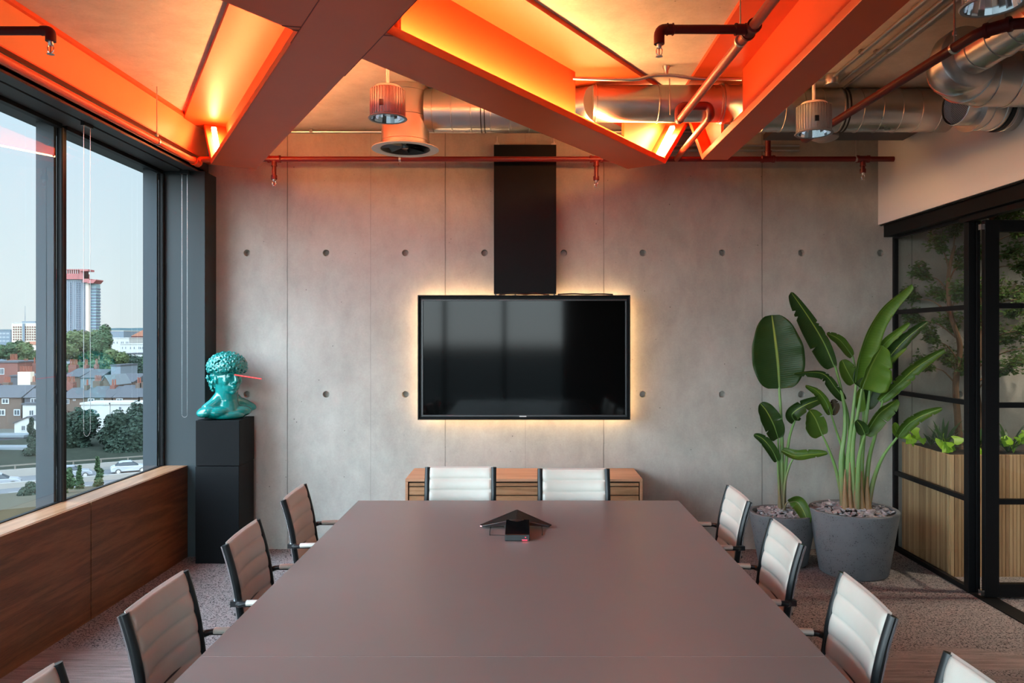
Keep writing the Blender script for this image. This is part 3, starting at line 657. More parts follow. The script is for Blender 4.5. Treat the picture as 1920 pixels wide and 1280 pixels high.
# ================================================================ CONDUITS
cg = plain('galvanised_conduit', (.55, .53, .50), .3, 1)
for i, (x, lb) in enumerate(((1.952, 'thin steel conduit on the slab, the one nearest the right red beam'), (2.040, 'thin steel conduit on the slab, middle of the three parallel runs'), (2.110, 'thin steel conduit on the slab, outermost of the three parallel runs'))):
    t = thing('conduit', lb, 'conduit', (x, 3, ZC), group='parallel ceiling conduits')
    z = ZC-.02; mb = MB(); mb.cyl((x, YB+.1, z), (x, 4.86+.10*i, z), .0095, 10); mb.build('tube', cg, t, True)
    for y in (4.45, 3.2): mb = MB(); mb.box(x-.012, x+.012, y-.014, y+.014, ZC-.012, ZC-.001); mb.tube([(x, y-.007, z), (x, y+.007, z)], .0125, 10); mb.build('saddle', M['steel'], t)
t = thing('junction_box', 'small round metal conduit box on the slab behind the right beam', 'box', (1.953, 4.86, ZC))
MB().lathe([(0, ZC-.062), (.040, ZC-.062), (.044, ZC-.056), (.044, ZC-.001), (0, ZC-.001)], (1.953, 4.88, 0), 24).build('box_body', M['steel'], t, True)
MB().cyl((1.40, 4.88, ZC-.03), (1.91, 4.88, ZC-.03), .0095, 10).build('tube', cg, t, True)
t = thing('conduit', 'bent steel conduit in front of the duct between the central and right beams', 'conduit', (.8, 4.72, 3.31))
mb = MB(); yb = 4.72; mb.tube(smooth_path([(.30, yb, 3.290), (.58, yb, 3.283), (.70, yb, 3.285), (.78, yb, 3.305), (.88, yb, 3.310), (.98, yb, 3.300), (1.06, yb, 3.290), (1.335, yb, 3.285)], 5), .0105, 12); mb.build('tube', cg, t, True)
MB().lathe([(.0, 3.31), (.012, 3.31), (.014, 3.34), (.024, 3.358), (.024, ZC-.001), (0, ZC-.001)], (.872, yb, 0), 16).build('saddle', M['steel'], t, True)
t = thing('conduit', 'thin steel conduit fixed where the concrete wall meets the slab', 'conduit', (0, YW, 3.33))
mb = MB(); mb.cyl((-1.95, YW-.02, 3.343), (2.838, YW-.02, 3.343), .011, 10); mb.build('tube', cg, t, True)
for px in (585, 1100, 1500): mb = MB(); x = (px-VX)/F*YW; mb.box(x-.012, x+.012, YW-.036, YW-.001, 3.33, ZC-.001); mb.build('saddle', M['steel'], t)
for i, z in enumerate((3.232, 3.196)):
    t = thing('conduit', ['upper', 'lower'][i]+' of two short grey conduits on the wall behind the right beam', 'conduit', (1.5, YW, z))
    MB().cyl((.95, YW-.02, z), (2.2, YW-.02, z), .010, 10).build('tube', cg, t, True)

# ================================================================ PENDANT DOWNLIGHTS
def downlight(x, y, zb, label):
    t = thing('pendant_downlight', label, 'lamp', (x, y, zb), group='cylindrical pendant downlights')
    r = .090; H = .150
    mb = MB(); seg = 96; prof = [(r, zb+.012), (r, zb+H)]
    mb.lathe([(r-.004, zb+.004), (r, zb+.010), (r, zb+H-.012), (r-.006, zb+H), (r*.62, zb+H+.002)], (x, y, 0), 72)
    for k in range(36):
        a_ = 2*math.pi*k/36; c, s_ = math.cos(a_), math.sin(a_)
        mb.box(r-.002, r+.003, -.0025, .0025, zb+.012, zb+H-.002, lambda p, c=c, s_=s_: Vector((x+p[0]*c-p[1]*s_, y+p[0]*s_+p[1]*c, p[2])))
    mb.build('housing', M['lamp_body'], t, True)
    MB().lathe([(r-.01, zb+H+.003), (r*.72, zb+H+.018), (0, zb+H+.020)], (x, y, 0), 32).build('cap', M['lamp_cap'], t, True)
    MB().lathe([(.086, zb+.006), (.100, zb+.003), (.1025, zb), (.098, zb-.004), (.088, zb-.003), (.086, zb+.006)], (x, y, 0), 48).build('trim_ring', M['lamp_body'], t, True)
    mb = MB()
    for k in range(24):
        a0, a1 = 2*math.pi*k/24, 2*math.pi*(k+1)/24
        for (r0, z0, r1, z1) in ((.087, zb, .074, zb+.05), (.074, zb+.05, .040, zb+.09)):
            mb.quad((x+r0*math.cos(a0), y+r0*math.sin(a0), z0), (x+r0*math.cos(a1), y+r0*math.sin(a1), z0), (x+r1*math.cos(a1), y+r1*math.sin(a1), z1), (x+r1*math.cos(a0), y+r1*math.sin(a0), z1))
    mb.build('reflector', M['mirror'], t)
    MB().lathe([(.042, zb+.088), (.0, zb+.09)], (x, y, 0), 24).build('lens', M['white_plastic'], t)
    MB().cyl((x, y, zb+H+.015), (x, y, ZC-.001), .009, 12).build('stem', M['lamp_cap'], t, True)
    MB().box(x-.028, x-.008, y-r-.006, y-r+.005, zb+.045, zb+.075).build('bracket', M['black_plastic'], t)
downlight((727-VX)/F*4.05, 4.05, 2.852, 'grey cylindrical downlight hanging between the diagonal beams, lit orange')
downlight((1526-VX)/F*4.22, 4.22, 2.818, 'grey cylindrical downlight hanging right of the bright red beam')
downlight((1861-VX)/F*2.62, 2.62, 2.832, 'grey cylindrical downlight cut by the top right corner')
# ================================================================ SCREEN, PANEL, CABINET
YT = 6.0
def tx(px, Y=YT): return (px-VX)/F*Y
def tz(py, Y=YT): return EYE-(py-VY)/F*Y
t = thing('television', 'large black wall screen with warm light glowing behind its edges', 'television', (0, YT, 1.05))
x0, x1, z0, z1 = tx(783), tx(1182), tz(787), tz(553)
mb = MB()
mb.box(x0, x1, YT, YT+.045, z0, z0+.012); mb.box(x0, x1, YT, YT+.045, z1-.012, z1); mb.box(x0, x0+.012, YT, YT+.045, z0+.012, z1-.012); mb.box(x1-.012, x1, YT, YT+.045, z0+.012, z1-.012)
mb.box(x0+.012, x1-.012, YT+.03, YT+.045, z0+.012, z1-.012)
mb.build('surround', M['black_frame'], t, bevel=.002)
a0, a1, b0, b1 = tx(790), tx(1176), tz(781), tz(561)
mb = MB(); w = .014
for q in ((a0, a1, b0, b0+w), (a0, a1, b1-w*.8, b1), (a0, a0+w, b0+w, b1-w*.8), (a1-w, a1, b0+w, b1-w*.8)): mb.box(q[0], q[1], YT+.002, YT+.028, q[2], q[3])
mb.build('bezel', plain('satin_black_bezel', (.022, .023, .026), .3), t, bevel=.002)
MB().box(a0+w, a1-w, YT+.012, YT+.026, b0+w, b1-w*.8).build('screen', M['screen'], t)
MB().box(tx(974), tx(987), YT-.0005, YT+.003, tz(781.2), tz(779.4)).build('maker_mark', M['white_plastic'], t)
MB().box(tx(840), tx(1120), YT+.046, YW-.02, z0+.15, z1-.15).build('wall_bracket', M['black_matt'], t)
mb = MB()
ins = .020; yl0, yl1 = YT+.085, YT+.093
mb.box(x0+ins, x1-ins, yl0, yl1, z0+ins, z0+ins+.010); mb.box(x0+ins, x1-ins, yl0, yl1, z1-ins-.010, z1-ins); mb.box(x0+ins, x0+ins+.010, yl0, yl1, z0+ins+.01, z1-ins-.01); mb.box(x1-ins-.010, x1-ins, yl0, yl1, z0+ins+.01, z1-ins-.01)
mb.build('led_strip', M['led_tv'], t)
t = thing('cable_cover', 'tall matt black panel on the wall above the screen', 'panel', (0, 6.06, 2.0))
px0, px1 = tx(926, 6.05), tx(1043, 6.05)
MB().box(px0, px1, 6.05, YW-.03, tz(551, 6.05), tz(271, 6.05)).build('panel', M['black_matt'], t, bevel=.002)
for px in (932, 1038):
    mb = MB(); x = tx(px, 6.08); mb.cyl((x, 6.08, tz(270, 6.05)), (x, 6.08, 3.29), .005, 8); mb.box(x-.018, x+.018, 6.06, 6.10, tz(271, 6.05), tz(271, 6.05)+.014)
    mb.cyl((x, 6.08, tz(271, 6.05)+.014), (x, 6.08, tz(271, 6.05)+.03), .011, 10); mb.build('hanger_bolt', M['steel'], t)
mb = MB()
for px in (929, 945, 966, 1022, 1040): mb.box(tx(px)-.006, tx(px)+.006, 6.055, 6.07, z1+.0, z1+.012)
mb.tube(smooth_path([(tx(935), 6.05, z1+.004), (tx(960), 6.02, z1+.016), (tx(985), 6.01, z1+.006), (tx(1000), 6.03, z1+.014), (tx(1030), 6.05, z1+.004)], 5), .005, 8)
mb.build('bracket', M['black_plastic'], t)
t = thing('power_cable', 'black cable lying along the top edge of the wall screen', 'cable', (.5, YT, z1))
mb = MB(); mb.tube(smooth_path([(tx(1046), YT+.02, z1+.006), (tx(1075), YT+.022, z1+.011), (tx(1100), YT+.02, z1+.007), (tx(1125), YT+.022, z1+.010), (tx(1150), YT+.03, z1+.006)], 5), .0055, 8); mb.build('cord', M['rubber'], t, True)
# credenza
t = thing('credenza', 'low oak cabinet with drawers standing under the wall screen', 'cabinet', (0, 5.9, 0))
cx0, cx1, cy0, cy1, ch = -.880, .876, 5.68, 6.15, .652
mb = MB(); mb.box(cx0, cx1, cy0, cy1, ch-.020, ch); mb.box(cx0, cx0+.02, cy0, cy1, .07, ch-.0205); mb.box(cx1-.02, cx1, cy0, cy1, .07, ch-.0205); mb.box(cx0+.0205, cx1-.0205, cy0+.03, cy1, .07, .09)
mb.build('body', M['oak_cab'], t, bevel=.0015)
MB().box(cx0+.0205, cx1-.0205, cy0+.045, cy1-.01, .091, ch-.021).build('back_panel', plain('dark_gap', (.02, .012, .008), .8), t)
MB().box(cx0+.05, cx1-.05, cy0+.06, cy1-.05, .0, .07).build('plinth', M['black_matt'], t)
for i in range(3):
    xa = cx0+.026+i*(cx1-cx0-.052)/3+.002; xb = cx0+.026+(i+1)*(cx1-cx0-.052)/3-.002
    zt = ch-.030
    for k, hh in enumerate((.030, .065, .065, .19, .19)):
        MB().box(xa, xb, cy0+.006, cy0+.028, zt-hh+.006, zt-.002).build('drawer_front', M['oak_drawer'], t, bevel=.001); zt -= hh

# ================================================================ TABLE
t = thing('conference_table', 'long taupe conference table filling the middle of the room', 'table', (-.035, 2.5, 0))
TX0, TX1, TY1 = -.976, .907, 4.518
for (ya, yb) in ((.35, 2.3092), (2.31, TY1)):
    MB().box(TX0, TX1, ya, yb, .712, .74).build('tabletop', M['table'], t, bevel=.0006, seg=1)
mb = MB(); mb.box(TX0+.25, TX1-.25, .7, 4.2, .66, .711); mb.build('under_frame', M['black_matt'], t)
for y in (1.0, 2.5, 3.95):
    MB().box(-.40, .33, y-.18, y+.18, 0.001, .66).build('leg', M['black_matt'], t, bevel=.004)
# conference unit
t = thing('conference_speaker', 'black winged conference phone unit on the table', 'speakerphone', (-.04, 3.85, .74))
tz0 = .741
mb = MB()
apx = Vector((-.038, 4.02, 0))
L_, R_ = Vector((-.225, 3.87, 0)), Vector((.140, 3.87, 0))
for tip in (L_, R_):
    sg = -1 if tip is L_ else 1
    # a wing: ridge from the apex falling to the tip
    v = [Vector((apx.x, 4.02, .800)), Vector((apx.x, 3.84, .792)), Vector((tip.x, tip.y, .757)), Vector((tip.x-.012*sg, tip.y-.02, .755)),
         Vector((apx.x, 4.05, .770)), Vector((apx.x, 3.82, .768)), Vector((tip.x-.004*sg, tip.y+.004, .748)), Vector((tip.x-.014*sg, tip.y-.018, .747))]
    vs = [mb.bm.verts.new(p) for p in v]
    for f in ((0, 1, 3, 2), (4, 6, 7, 5), (0, 2, 6, 4), (1, 5, 7, 3), (2, 3, 7, 6), (0, 4, 5, 1)): mb.bm.faces.new([vs[i] for i in f])
mb.box(-.10, .025, 3.86, 3.99, tz0, .768)
mb.build('wing_body', M['black_plastic'], t, bevel=.003)
MB().prism([(-.0915, 3.615, tz0), (-.0915, 3.86, tz0), (-.0915, 3.86, .785), (-.0915, 3.70, .778), (-.0915, 3.615, .772)], (.117, 0, 0)).build('hub_box', plain('gloss_black', (.006, .006, .007), .12, coat=.5), t, bevel=.003)
MB().box(-.010, .014, 3.6135, 3.6155, .744, .7475).build('status_light', M['red_dot'], t)
MB().box(.0045, .0075, 3.6135, 3.6155, .757, .760).build('status_light', M['red_dot'], t)
MB().box(-.222, -.208, 3.852, 3.855, .751, .7545).build('status_light', emit('pink_indicator', (1, .45, .5), 2.0), t)
mb = MB()
for sg, xs in ((-1, -.165), (1, .085)):
    mb.tube(smooth_path([(xs, 3.90, .755), (xs+sg*.004, 3.80, .748), (xs+sg*.002, 3.72, .7425)], 4), .0022, 6)
mb.tube([(-.165, 3.72, .7425), (-.09, 3.715, .7425)], .0012, 6)
mb.build('cable', M['rubber'], t)

# ================================================================ CHAIRS
def chair_proto():
    t = thing('office_chair', 'x', 'chair')
    prof = smooth_path([(0, -.240, .878), (0, -.214, .79), (0, -.194, .70), (0, -.183, .62), (0, -.168, .545), (0, -.125, .478), (0, -.04, .450), (0, .10, .452), (0, .215, .458), (0, .262, .446)], 6)
    for sx in (-1, 1):
        mb = MB(); pts = [Vector((sx*.209, p.y, p.z)) for p in prof]
        mb.tube(pts, .0135, 12, True, 1.25); mb.build('side_rail', M['chair_rail'], t, True, local=True)
        mb = MB(); pts = [Vector((sx*.219, p.y-.011 if p.z > .5 else p.y, p.z-.004)) for p in prof[:int(len(prof)*.62)]]; mb.tube(pts, .0048, 6); mb.build('rail_trim', M['chrome'], t, True, local=True)
    # upholstery sling
    L = [0]
    for a_, b_ in zip(prof, prof[1:]): L.append(L[-1]+(b_-a_).length)
    N, NV, NU = 150, 150, 18; bm = bmesh.new(); rows = [[], []]
    def P(s):
        for i in range(len(L)-1):
            if L[i+1] >= s or i == len(L)-2:
                q = (s-L[i])/(L[i+1]-L[i]); p = prof[i].lerp(prof[i+1], q); d = (prof[i+1]-prof[i]).normalized(); return p, d
    S0, S1 = -.012, L[-1]-.005; rib = .0715
    for j in range(NV+1):
        s = max(S0+(S1-S0)*j/NV, 0); p, d = P(min(s, L[-1]-1e-4)); n = Vector((0, d.z*-1, d.y))  # outward (front) normal
        if j == 0: p = p+Vector((0, -.002, .006))
        ph = (s % rib)/rib; puff = (abs(math.sin(math.pi*ph)))**.38
        for k in range(NU+1):
            u = -1+2*k/NU; uu = 1-u*u
            sag = -.026*uu*(.5+.5*min(1, s/.15)) if s < .42 else -.020*uu
            edge = min(1, (1-abs(u))*9)**.5
            th = (.0045+.0115*puff)*(.30+.70*edge)
            if j == 0 or j == NV: th *= .25
            elif j == 1 or j == NV-1: th *= .75
            for si, sg in ((0, 1), (1, -1)):
                q = p+n*(sag+sg*th); rows[si].append(bm.verts.new((u*.201, q.y, q.z)))
    W_ = NU+1
    for si in (0, 1):
        for j in range(NV):
            for k in range(NU):
                a_ = j*W_+k; bm.faces.new([rows[si][i] for i in (a_, a_+1, a_+W_+1, a_+W_)])
    for k in range(NU):
        bm.faces.new((rows[0][k], rows[1][k], rows[1][k+1], rows[0][k+1])); e_ = NV*W_+k; bm.faces.new((rows[0][e_], rows[0][e_+1], rows[1][e_+1], rows[1][e_]))
    for j in range(NV):
        for k in (0, NU): a_, b_ = j*W_+k, (j+1)*W_+k; bm.faces.new((rows[0][a_], rows[0][b_], rows[1][b_], rows[1][a_]))
    mb = MB(); mb.bm.free(); mb.bm = bm; mb.build('upholstery', M['leather'], t, True, local=True, angle=80)
    for sx in (-1, 1):
        x = sx*.240
        mb = MB(); mb.tube([(x, -.150, .657), (x, -.147, .657), (x, .085, .660), (x, .095, .660)], [.006, .0155, .0155, .008], 14, True, .72)
        mb.build('arm_pad', M['leather'], t, True, local=True)
        mb = MB(); mb.tube(smooth_path([(x, .02, .645), (x, .075, .635), (x, .095, .58), (x, .06, .49), (x*.93, .03, .455)], 4), .008, 10); mb.tube([(x, -.17, .647), (x, .06, .6465)], .006, 8)
        mb.tube([(sx*.214, -.196, .648), (x, -.172, .650), (x, -.148, .655)], [.014, .012, .008], 10); mb.box(sx*.224-.012, sx*.224+.012, -.212, -.175, .640, .662)
        mb.build('armrest_frame', M['black_plastic'], t, True, local=True)
    mb = MB(); mb.tube([(-.20, .06, .438), (.20, .06, .438)], .011, 10); mb.tube([(-.20, -.06, .435), (.20, -.06, .435)], .011, 10); mb.box(-.05, .05, -.09, .09, .405, .432); mb.tube([(-.205, -.20, .60), (.205, -.20, .60)], .007, 8)
    mb.build('seat_frame', M['black_plastic'], t, True, local=True)
    mb = MB(); mb.cyl((0, 0, .12), (0, 0, .41), .022, 16); mb.cyl((0, 0, .08), (0, 0, .25), .032, 16); mb.build('gas_column', M['black_plastic'], t, True, local=True)
    for k in range(5):
        a_ = 2*math.pi*k/5+.3; c, s_ = math.cos(a_), math.sin(a_)
        mb = MB(); mb.tube([(0.02*c, .02*s_, .105), (.16*c, .16*s_, .095), (.30*c, .30*s_, .075)], [.026, .018, .013], 8); mb.build('leg', M['chrome'], t, True, local=True)
        mb = MB(); X, Y_ = .30*c, .30*s_
        for o_ in (-.014, .014): mb.cyl((X-s_*(o_-.008), Y_+c*(o_-.008), .0275), (X-s_*(o_+.008), Y_+c*(o_+.008), .0275), .026, 14)
        mb.cyl((X, Y_, .03), (X, Y_, .08), .008, 8); mb.build('castor', M['black_plastic'], t, local=True)
    return t
cp = chair_proto(); used = False
def chair(x, y, rz, label):
    global used
    c = copy_tree(cp) if used else cp
    used = True; c.location = (x, y, 0); c.rotation_euler = (0, 0, rz); c['label'] = label; c['group'] = 'cream ribbed leather chairs around the table'
# local back is at y=-.24 ; facing +y
def side(xb, y, s, label, yaw=0): chair(xb+(.24 if s < 0 else -.24), y, (R(-90) if s < 0 else R(90))+yaw, label)
side(-1.224, 4.095, -1, 'cream ribbed chair on the window side nearest the concrete wall', R(2.0))
side(-1.194, 3.262, -1, 'cream ribbed chair on the window side, second from the concrete wall', R(2.5))
side(-1.192, 2.493, -1, 'cream ribbed chair on the window side, third from the wall, all its back seen', R(.6))
side(-1.178, 1.725, -1, 'cream ribbed chair cut by the bottom left corner of the photo', 0)
side(1.130, 4.055, 1, 'cream ribbed chair on the glass side nearest the plant pots', R(-1.2))
side(1.112, 3.270, 1, 'cream ribbed chair on the glass side, second from the plant pots', R(-2.5))
side(1.100, 2.490, 1, 'cream ribbed chair on the glass side, third from the pots, fully lit back', R(-3.5))
side(1.106, 1.790, 1, 'cream ribbed chair cut by the bottom right corner of the photo', 0)
chair(-.402, 4.86-.24, R(180), 'cream ribbed chair at the far table end, left one before the oak cabinet')
chair(.305, 4.80-.24, R(180-.8), 'cream ribbed chair at the far table end, right one before the oak cabinet')

# ================================================================ PEDESTAL AND BUST
t = thing('pedestal', 'tall black two part pedestal in the corner by the window', 'pedestal', (-2.30, 5.92, 0))
MB().box(-2.470, -2.142, 5.765, 6.085, .001, .731).build('lower_block', M['black_matt'], t, bevel=.003)
MB().box(-2.465, -2.137, 5.760, 6.080, .735, 1.076).build('upper_block', M['black_matt'], t, bevel=.003)
rnd = random.Random(3)
bt = thing('bust', 'glossy teal classical bust with curly hair on the black pedestal', 'sculpture', (-2.285, 5.91, 1.077), R(48))
# local frame: +x right-hand side of the face direction; the face looks along local +Y rotated to the right
def rx(a_): return Matrix.Rotation(a_, 3, 'X')
def ry(a_): return Matrix.Rotation(a_, 3, 'Y')
def rzm(a_): return Matrix.Rotation(a_, 3, 'Z')
# face direction f: local -Y
mb = MB()
HC = Vector((.0, -.01, .318))
mb.ell(HC, (.092, .108, .128)); mb.ell(HC+Vector((0, -.036, -.062)), (.068, .076, .072)); mb.ell(HC+Vector((0, -.084, -.112)), (.027, .023, .020))   # skull, jaw, chin
mb.ell(HC+Vector((0, -.105, .026)), (.062, .018, .013)); mb.tube([HC+Vector((0, -.112, .020)), HC+Vector((0, -.138, -.030)), HC+Vector((0, -.118, -.044))], [.011, .018, .015], 10)
for sx in (-1, 1):
    mb.ell(HC+Vector((sx*.050, -.070, -.030)), (.026, .024, .034)); mb.ell(HC+Vector((sx*.036, -.096, .004)), (.016, .012, .009)); mb.ell(HC+Vector((sx*.016, -.120, -.038)), (.010, .010, .008))
    mb.ell(HC+Vector((sx*.098, .004, -.018)), (.012, .022, .034), 12, 8)
mb.ell(HC+Vector((0, -.113, -.068)), (.027, .013, .007)); mb.ell(HC+Vector((0, -.110, -.083)), (.022, .014, .009))
mb.tube([(0, .01, .05), (.0, .012, .14), (.0, .008, .27)], [.105, .082, .088], 24)
mb.tube([(-.014, -.070, .07), (-.070, -.012, .24)], [.016, .012], 10); mb.tube([(.014, -.070, .07), (.070, -.012, .24)], [.016, .012], 10)
mb.ell((0, .0, .045), (.20, .095, .052), 24, 12); mb.ell((-.165, .005, .062), (.072, .074, .042), rot=ry(-.3)); mb.ell((.175, .01, .085), (.070, .062, .038), rot=ry(.35)); mb.ell((.0, -.035, .025), (.125, .080, .045))
mb.tube([(0, .01, .004), (0, .01, .03)], [.085, .10], 24)
for sx in (-1, 1): mb.tube([(sx*.03, .02, .17), (sx*.09, .015, .115), (sx*.165, .01, .085 if sx > 0 else .07)], [.060, .052, .046], 16); mb.ell((sx*.085, -.045, .055), (.088, .055, .042))
for v in mb.bm.verts:
    if v.co.z < .002: v.co.z = .002
o = mb.build('head_and_shoulders', M['teal'], bt, True, local=True, angle=180)
md = o.modifiers.new('r', 'REMESH'); md.mode = 'VOXEL'; md.voxel_size = .0048; md.use_smooth_shade = True
md = o.modifiers.new('s', 'SMOOTH'); md.iterations = 5; md.factor = .6
mb = MB(); HH = HC+Vector((0, .014, .074)); AX = Vector((.128, .142, .105))
mb.ell(HH, AX*.95, 24, 14); mb.ell(HC+Vector((0, .062, -.01)), (.108, .080, .125), 20, 12)
def curl(c, d, r0, tr):
    s_, u_ = basis(d); a0 = rnd.uniform(0, 6.28); pts = []; rr = []
    for q in range(13):
        tt = q/12; ang = a0+tt*8.0; rad = r0*(1-tt*.80)
        pts.append(c+(s_*math.cos(ang)+u_*math.sin(ang))*rad+d*(.002+.016*tt)); rr.append(tr*(1-.35*tt))
    mb.tube(pts, rr, 8)
N_ = 175
for k in range(N_):
    zz = 1-2*(k+.5)/N_; ph = k*2.39996
    if zz < -.85: continue
    sn = math.sqrt(1-zz*zz); d = Vector((sn*math.cos(ph), sn*math.sin(ph), zz))
    if zz < -.18 and d.y < .0: continue
    c = HH+Vector((d.x*AX.x, d.y*AX.y, d.z*AX.z))*1.0 if zz > -.3 else HC+Vector((d.x*.13, .045+d.y*.11, .05+d.z*.15))
    curl(c, d, rnd.uniform(.015, .027), .0100)
for sx in (-1, 1):
    for (y, z) in ((.01, .045), (.035, .01), (.04, -.04), (.05, -.085), (.075, -.06), (.08, .0)): curl(HC+Vector((sx*.094, y, z)), Vector((sx, .2, 0)), .020, .0095)
for x in (-.09, -.055, -.018, .02, .058, .092): curl(HH+Vector((x, -.125+abs(x)*.35, -.022)), Vector((x*2, -1, .1)).normalized(), .021, .009)
o = mb.build('curly_hair', M['teal'], bt, True, local=True, angle=180)
md = o.modifiers.new('r', 'REMESH'); md.mode = 'VOXEL'; md.voxel_size = .0034; md.use_smooth_shade = True
md = o.modifiers.new('s', 'SMOOTH'); md.iterations = 1; md.factor = .4
t = thing('light_rod', 'thin glowing red rod pointing out of the teal bust eye', 'light rod', at(440, 702, 5.80))
MB().cyl(at(440, 702.5, 5.80), at(490, 710, 5.74), .0042, 10).build('rod', M['laser'], t, True)

# ================================================================ BLIND CHAINS
def chain(x, y0, y1, zt, zb, label, fx=0):
    t = thing('blind_chain', label, 'blind chain', (x, y0, zb), group='metal roller blind chains')
    pts = []; r = .020 if not fx else .021; n = 10
    A = Vector((x, y0, 0)) ; Bv = Vector((x, y1, 0)) if not fx else Vector((x+fx, y0, 0)); C_ = (A+Bv)/2; h = (Bv-A)/2; rad = h.length
    z = zt; step = .0062
    while z > zb+rad: pts.append(Vector((A.x, A.y, z))); z -= step
    for k in range(1, n): a_ = math.pi*k/n; pts.append(C_-h*math.cos(a_)+Vector((0, 0, zb+rad-rad*math.sin(a_))))
    z = zb+rad
    while z < zt: pts.append(Vector((Bv.x, Bv.y, z))); z += step
    mb = MB()
    for p in pts: mb.ell(p, .0022, 5, 3)
    mb.tube(pts, .0007, 4)
    mb.build('bead_chain', M['cord'], t)
    MB().box(x-.012, x+.012+max(fx, 0), min(y0, y1)-.012, max(y0, y1)+.012, zt-.012, zt+.045).build('bracket', M['black_plastic'], t)
chain(-2.63, 4.585, 4.655, 2.975, 1.105, 'bead chain of the roller blind hanging in front of the middle window')
chain(-2.632, 5.905, 5.905, 2.965, 1.085, 'bead chain of the roller blind hanging against the dark corner casing', .041)

# ================================================================ POTTED PLANTS
def leaf(parent, pts, Y0, wid, mat, roll=0, fold=.35, tears=2, seed=0, name='leaf', asym=(1, 1), shape=.75, sc=1.0, curl=.0, off=(1400, 530), k=2.976):
    rn = random.Random(seed)
    P = smooth_path([at(off[0]+p[0]/k, off[1]+p[1]/k, Y0+p[2]) for p in pts], 18)
    n = len(P); V = Vector((0, 1, 0)); bm = bmesh.new(); uvl = bm.loops.layers.uv.new('UVMap')
    M_ = 7; grid = []
    tear_at = {1: [rn.uniform(.25, .9) for _ in range(tears)], -1: [rn.uniform(.25, .9) for _ in range(tears)]}
    wpx = wid/k*Y0/F
    prev = None
    for i in range(n):
        tt = i/(n-1); d = (P[min(i+1, n-1)]-P[max(i-1, 0)]).normalized()
        s_ = d.cross(V); s_ = s_.normalized() if s_.length > .1 else Vector((1, 0, 0)); nrm = s_.cross(d).normalized()
        if nrm.y > 0: pass
        cr_, sr_ = math.cos(roll), math.sin(roll); s2 = s_*cr_+nrm*sr_; n2 = nrm*cr_-s_*sr_
        w = (math.sin(math.pi*min(1, (tt*.96+.02))**shape))**.55 if 0 < tt < 1 else .04
        row = []
        for j in range(-M_, M_+1):
            q = j/M_; sg = 1 if q > 0 else -1; a_ = asym[0] if q > 0 else asym[1]
            ww = wpx*w*a_
            for ta in tear_at[sg]:
                dd = abs(tt-ta)
                if dd < .011: ww *= (1-.55*(1-dd/.011) if abs(q) > .3 else 1)
            wav = .035*wpx*math.sin(tt*23+seed+sg)*abs(q)**2
            f_ = fold*abs(q)
            row.append(bm.verts.new(P[i]+s2*(q*ww*math.cos(f_*abs(q)))+n2*(-abs(q)*ww*math.sin(f_)+wav+curl*ww*abs(q)**2)))
        grid.append(row)
    for i in range(n-1):
        for j in range(2*M_):
            f = bm.faces.new((grid[i][j], grid[i][j+1], grid[i+1][j+1], grid[i+1][j]))
            for l_, (a_, b_) in zip(f.loops, ((i, j), (i, j+1), (i+1, j+1), (i+1, j))): l_[uvl].uv = (b_/(2*M_), a_/(n-1))
    mb = MB(); mb.bm.free(); mb.bm = bm
    o = mb.build(name, mat, parent, True, angle=180, recalc=False)
    sm = o.modifiers.new('t', 'SOLIDIFY'); sm.thickness = .0018
    rb = MB(); m_ = int(n*.96); rb.tube([p+V*0 for p in P[:m_]], [max(.0007, .0042*(1-i/n)) for i in range(m_)], 6); r_ = rb.build('midrib', M['stem'], o, True); return o
def stem(parent, pts, Y0, r0, r1, name='stem', off=(1400, 530), k=2.976, mat=None):
    P = smooth_path([at(off[0]+p[0]/k, off[1]+p[1]/k, Y0+p[2]) for p in pts], 7); n = len(P)
    mb = MB(); mb.tube(P, [r0+(r1-r0)*(i/(n-1))**.7 for i in range(n)], 10); return mb.build(name, mat or M['stem'], parent, True)
def pot(t, cx, cyy, rt, rb, h, name='pot'):
    MB().lathe([(0, .002), (rb-.01, .002), (rb, .012), (rb+(rt-rb)*.5, h*.5), (rt, h-.006), (rt-.004, h), (rt-.026, h), (rt-.03, h-.006), (rt-.036, h-.06), (0, h-.06)], (cx, cyy, 0), 64).build(name, M['pot'], t, True, angle=40)
    MB().lathe([(rt-.036, h-.045), (0, h-.035)], (cx, cyy, 0), 32).build('soil', M['soil'], t)
    rn = random.Random(int(h*1000)); mb = MB()
    for i in range(210):
        a_ = rn.uniform(0, 6.28); rr = (rt-.05)*math.sqrt(rn.random()); x, y = cx+rr*math.cos(a_), cyy+rr*math.sin(a_)
        z = h-.030+.038*(1-rr/rt)+rn.uniform(0, .012); rot = rzm(rn.uniform(0, 6)) @ rx(rn.uniform(-.6, .6)) @ ry(rn.uniform(-.5, .5))
        l_ = rn.uniform(.018, .042)
        before = len(mb.bm.verts); n_ = rn.randint(4, 6); poly = [Vector((math.cos(6.28*k/n_+rn.uniform(-.25, .25))*l_*rn.uniform(.75, 1.1), math.sin(6.28*k/n_)*l_*.65, 0)) for k in range(n_)]
        C_ = Vector((x, y, z)); mb.prism(poly, (0, 0, rn.uniform(.005, .011)), lambda p, rot=rot, C_=C_: C_+rot @ p)
    o = mb.build('slate_chips', M['stones'], t, bevel=.0015, seg=1); o['kind'] = 'stuff'
Y1 = 5.57
t = thing('potted_plant', 'tall multi-stemmed bird of paradise plant in the larger grey stone pot', 'plant', (2.387, Y1, 0)); big = t
pot(t, 2.387, Y1, .308, .235, .460)
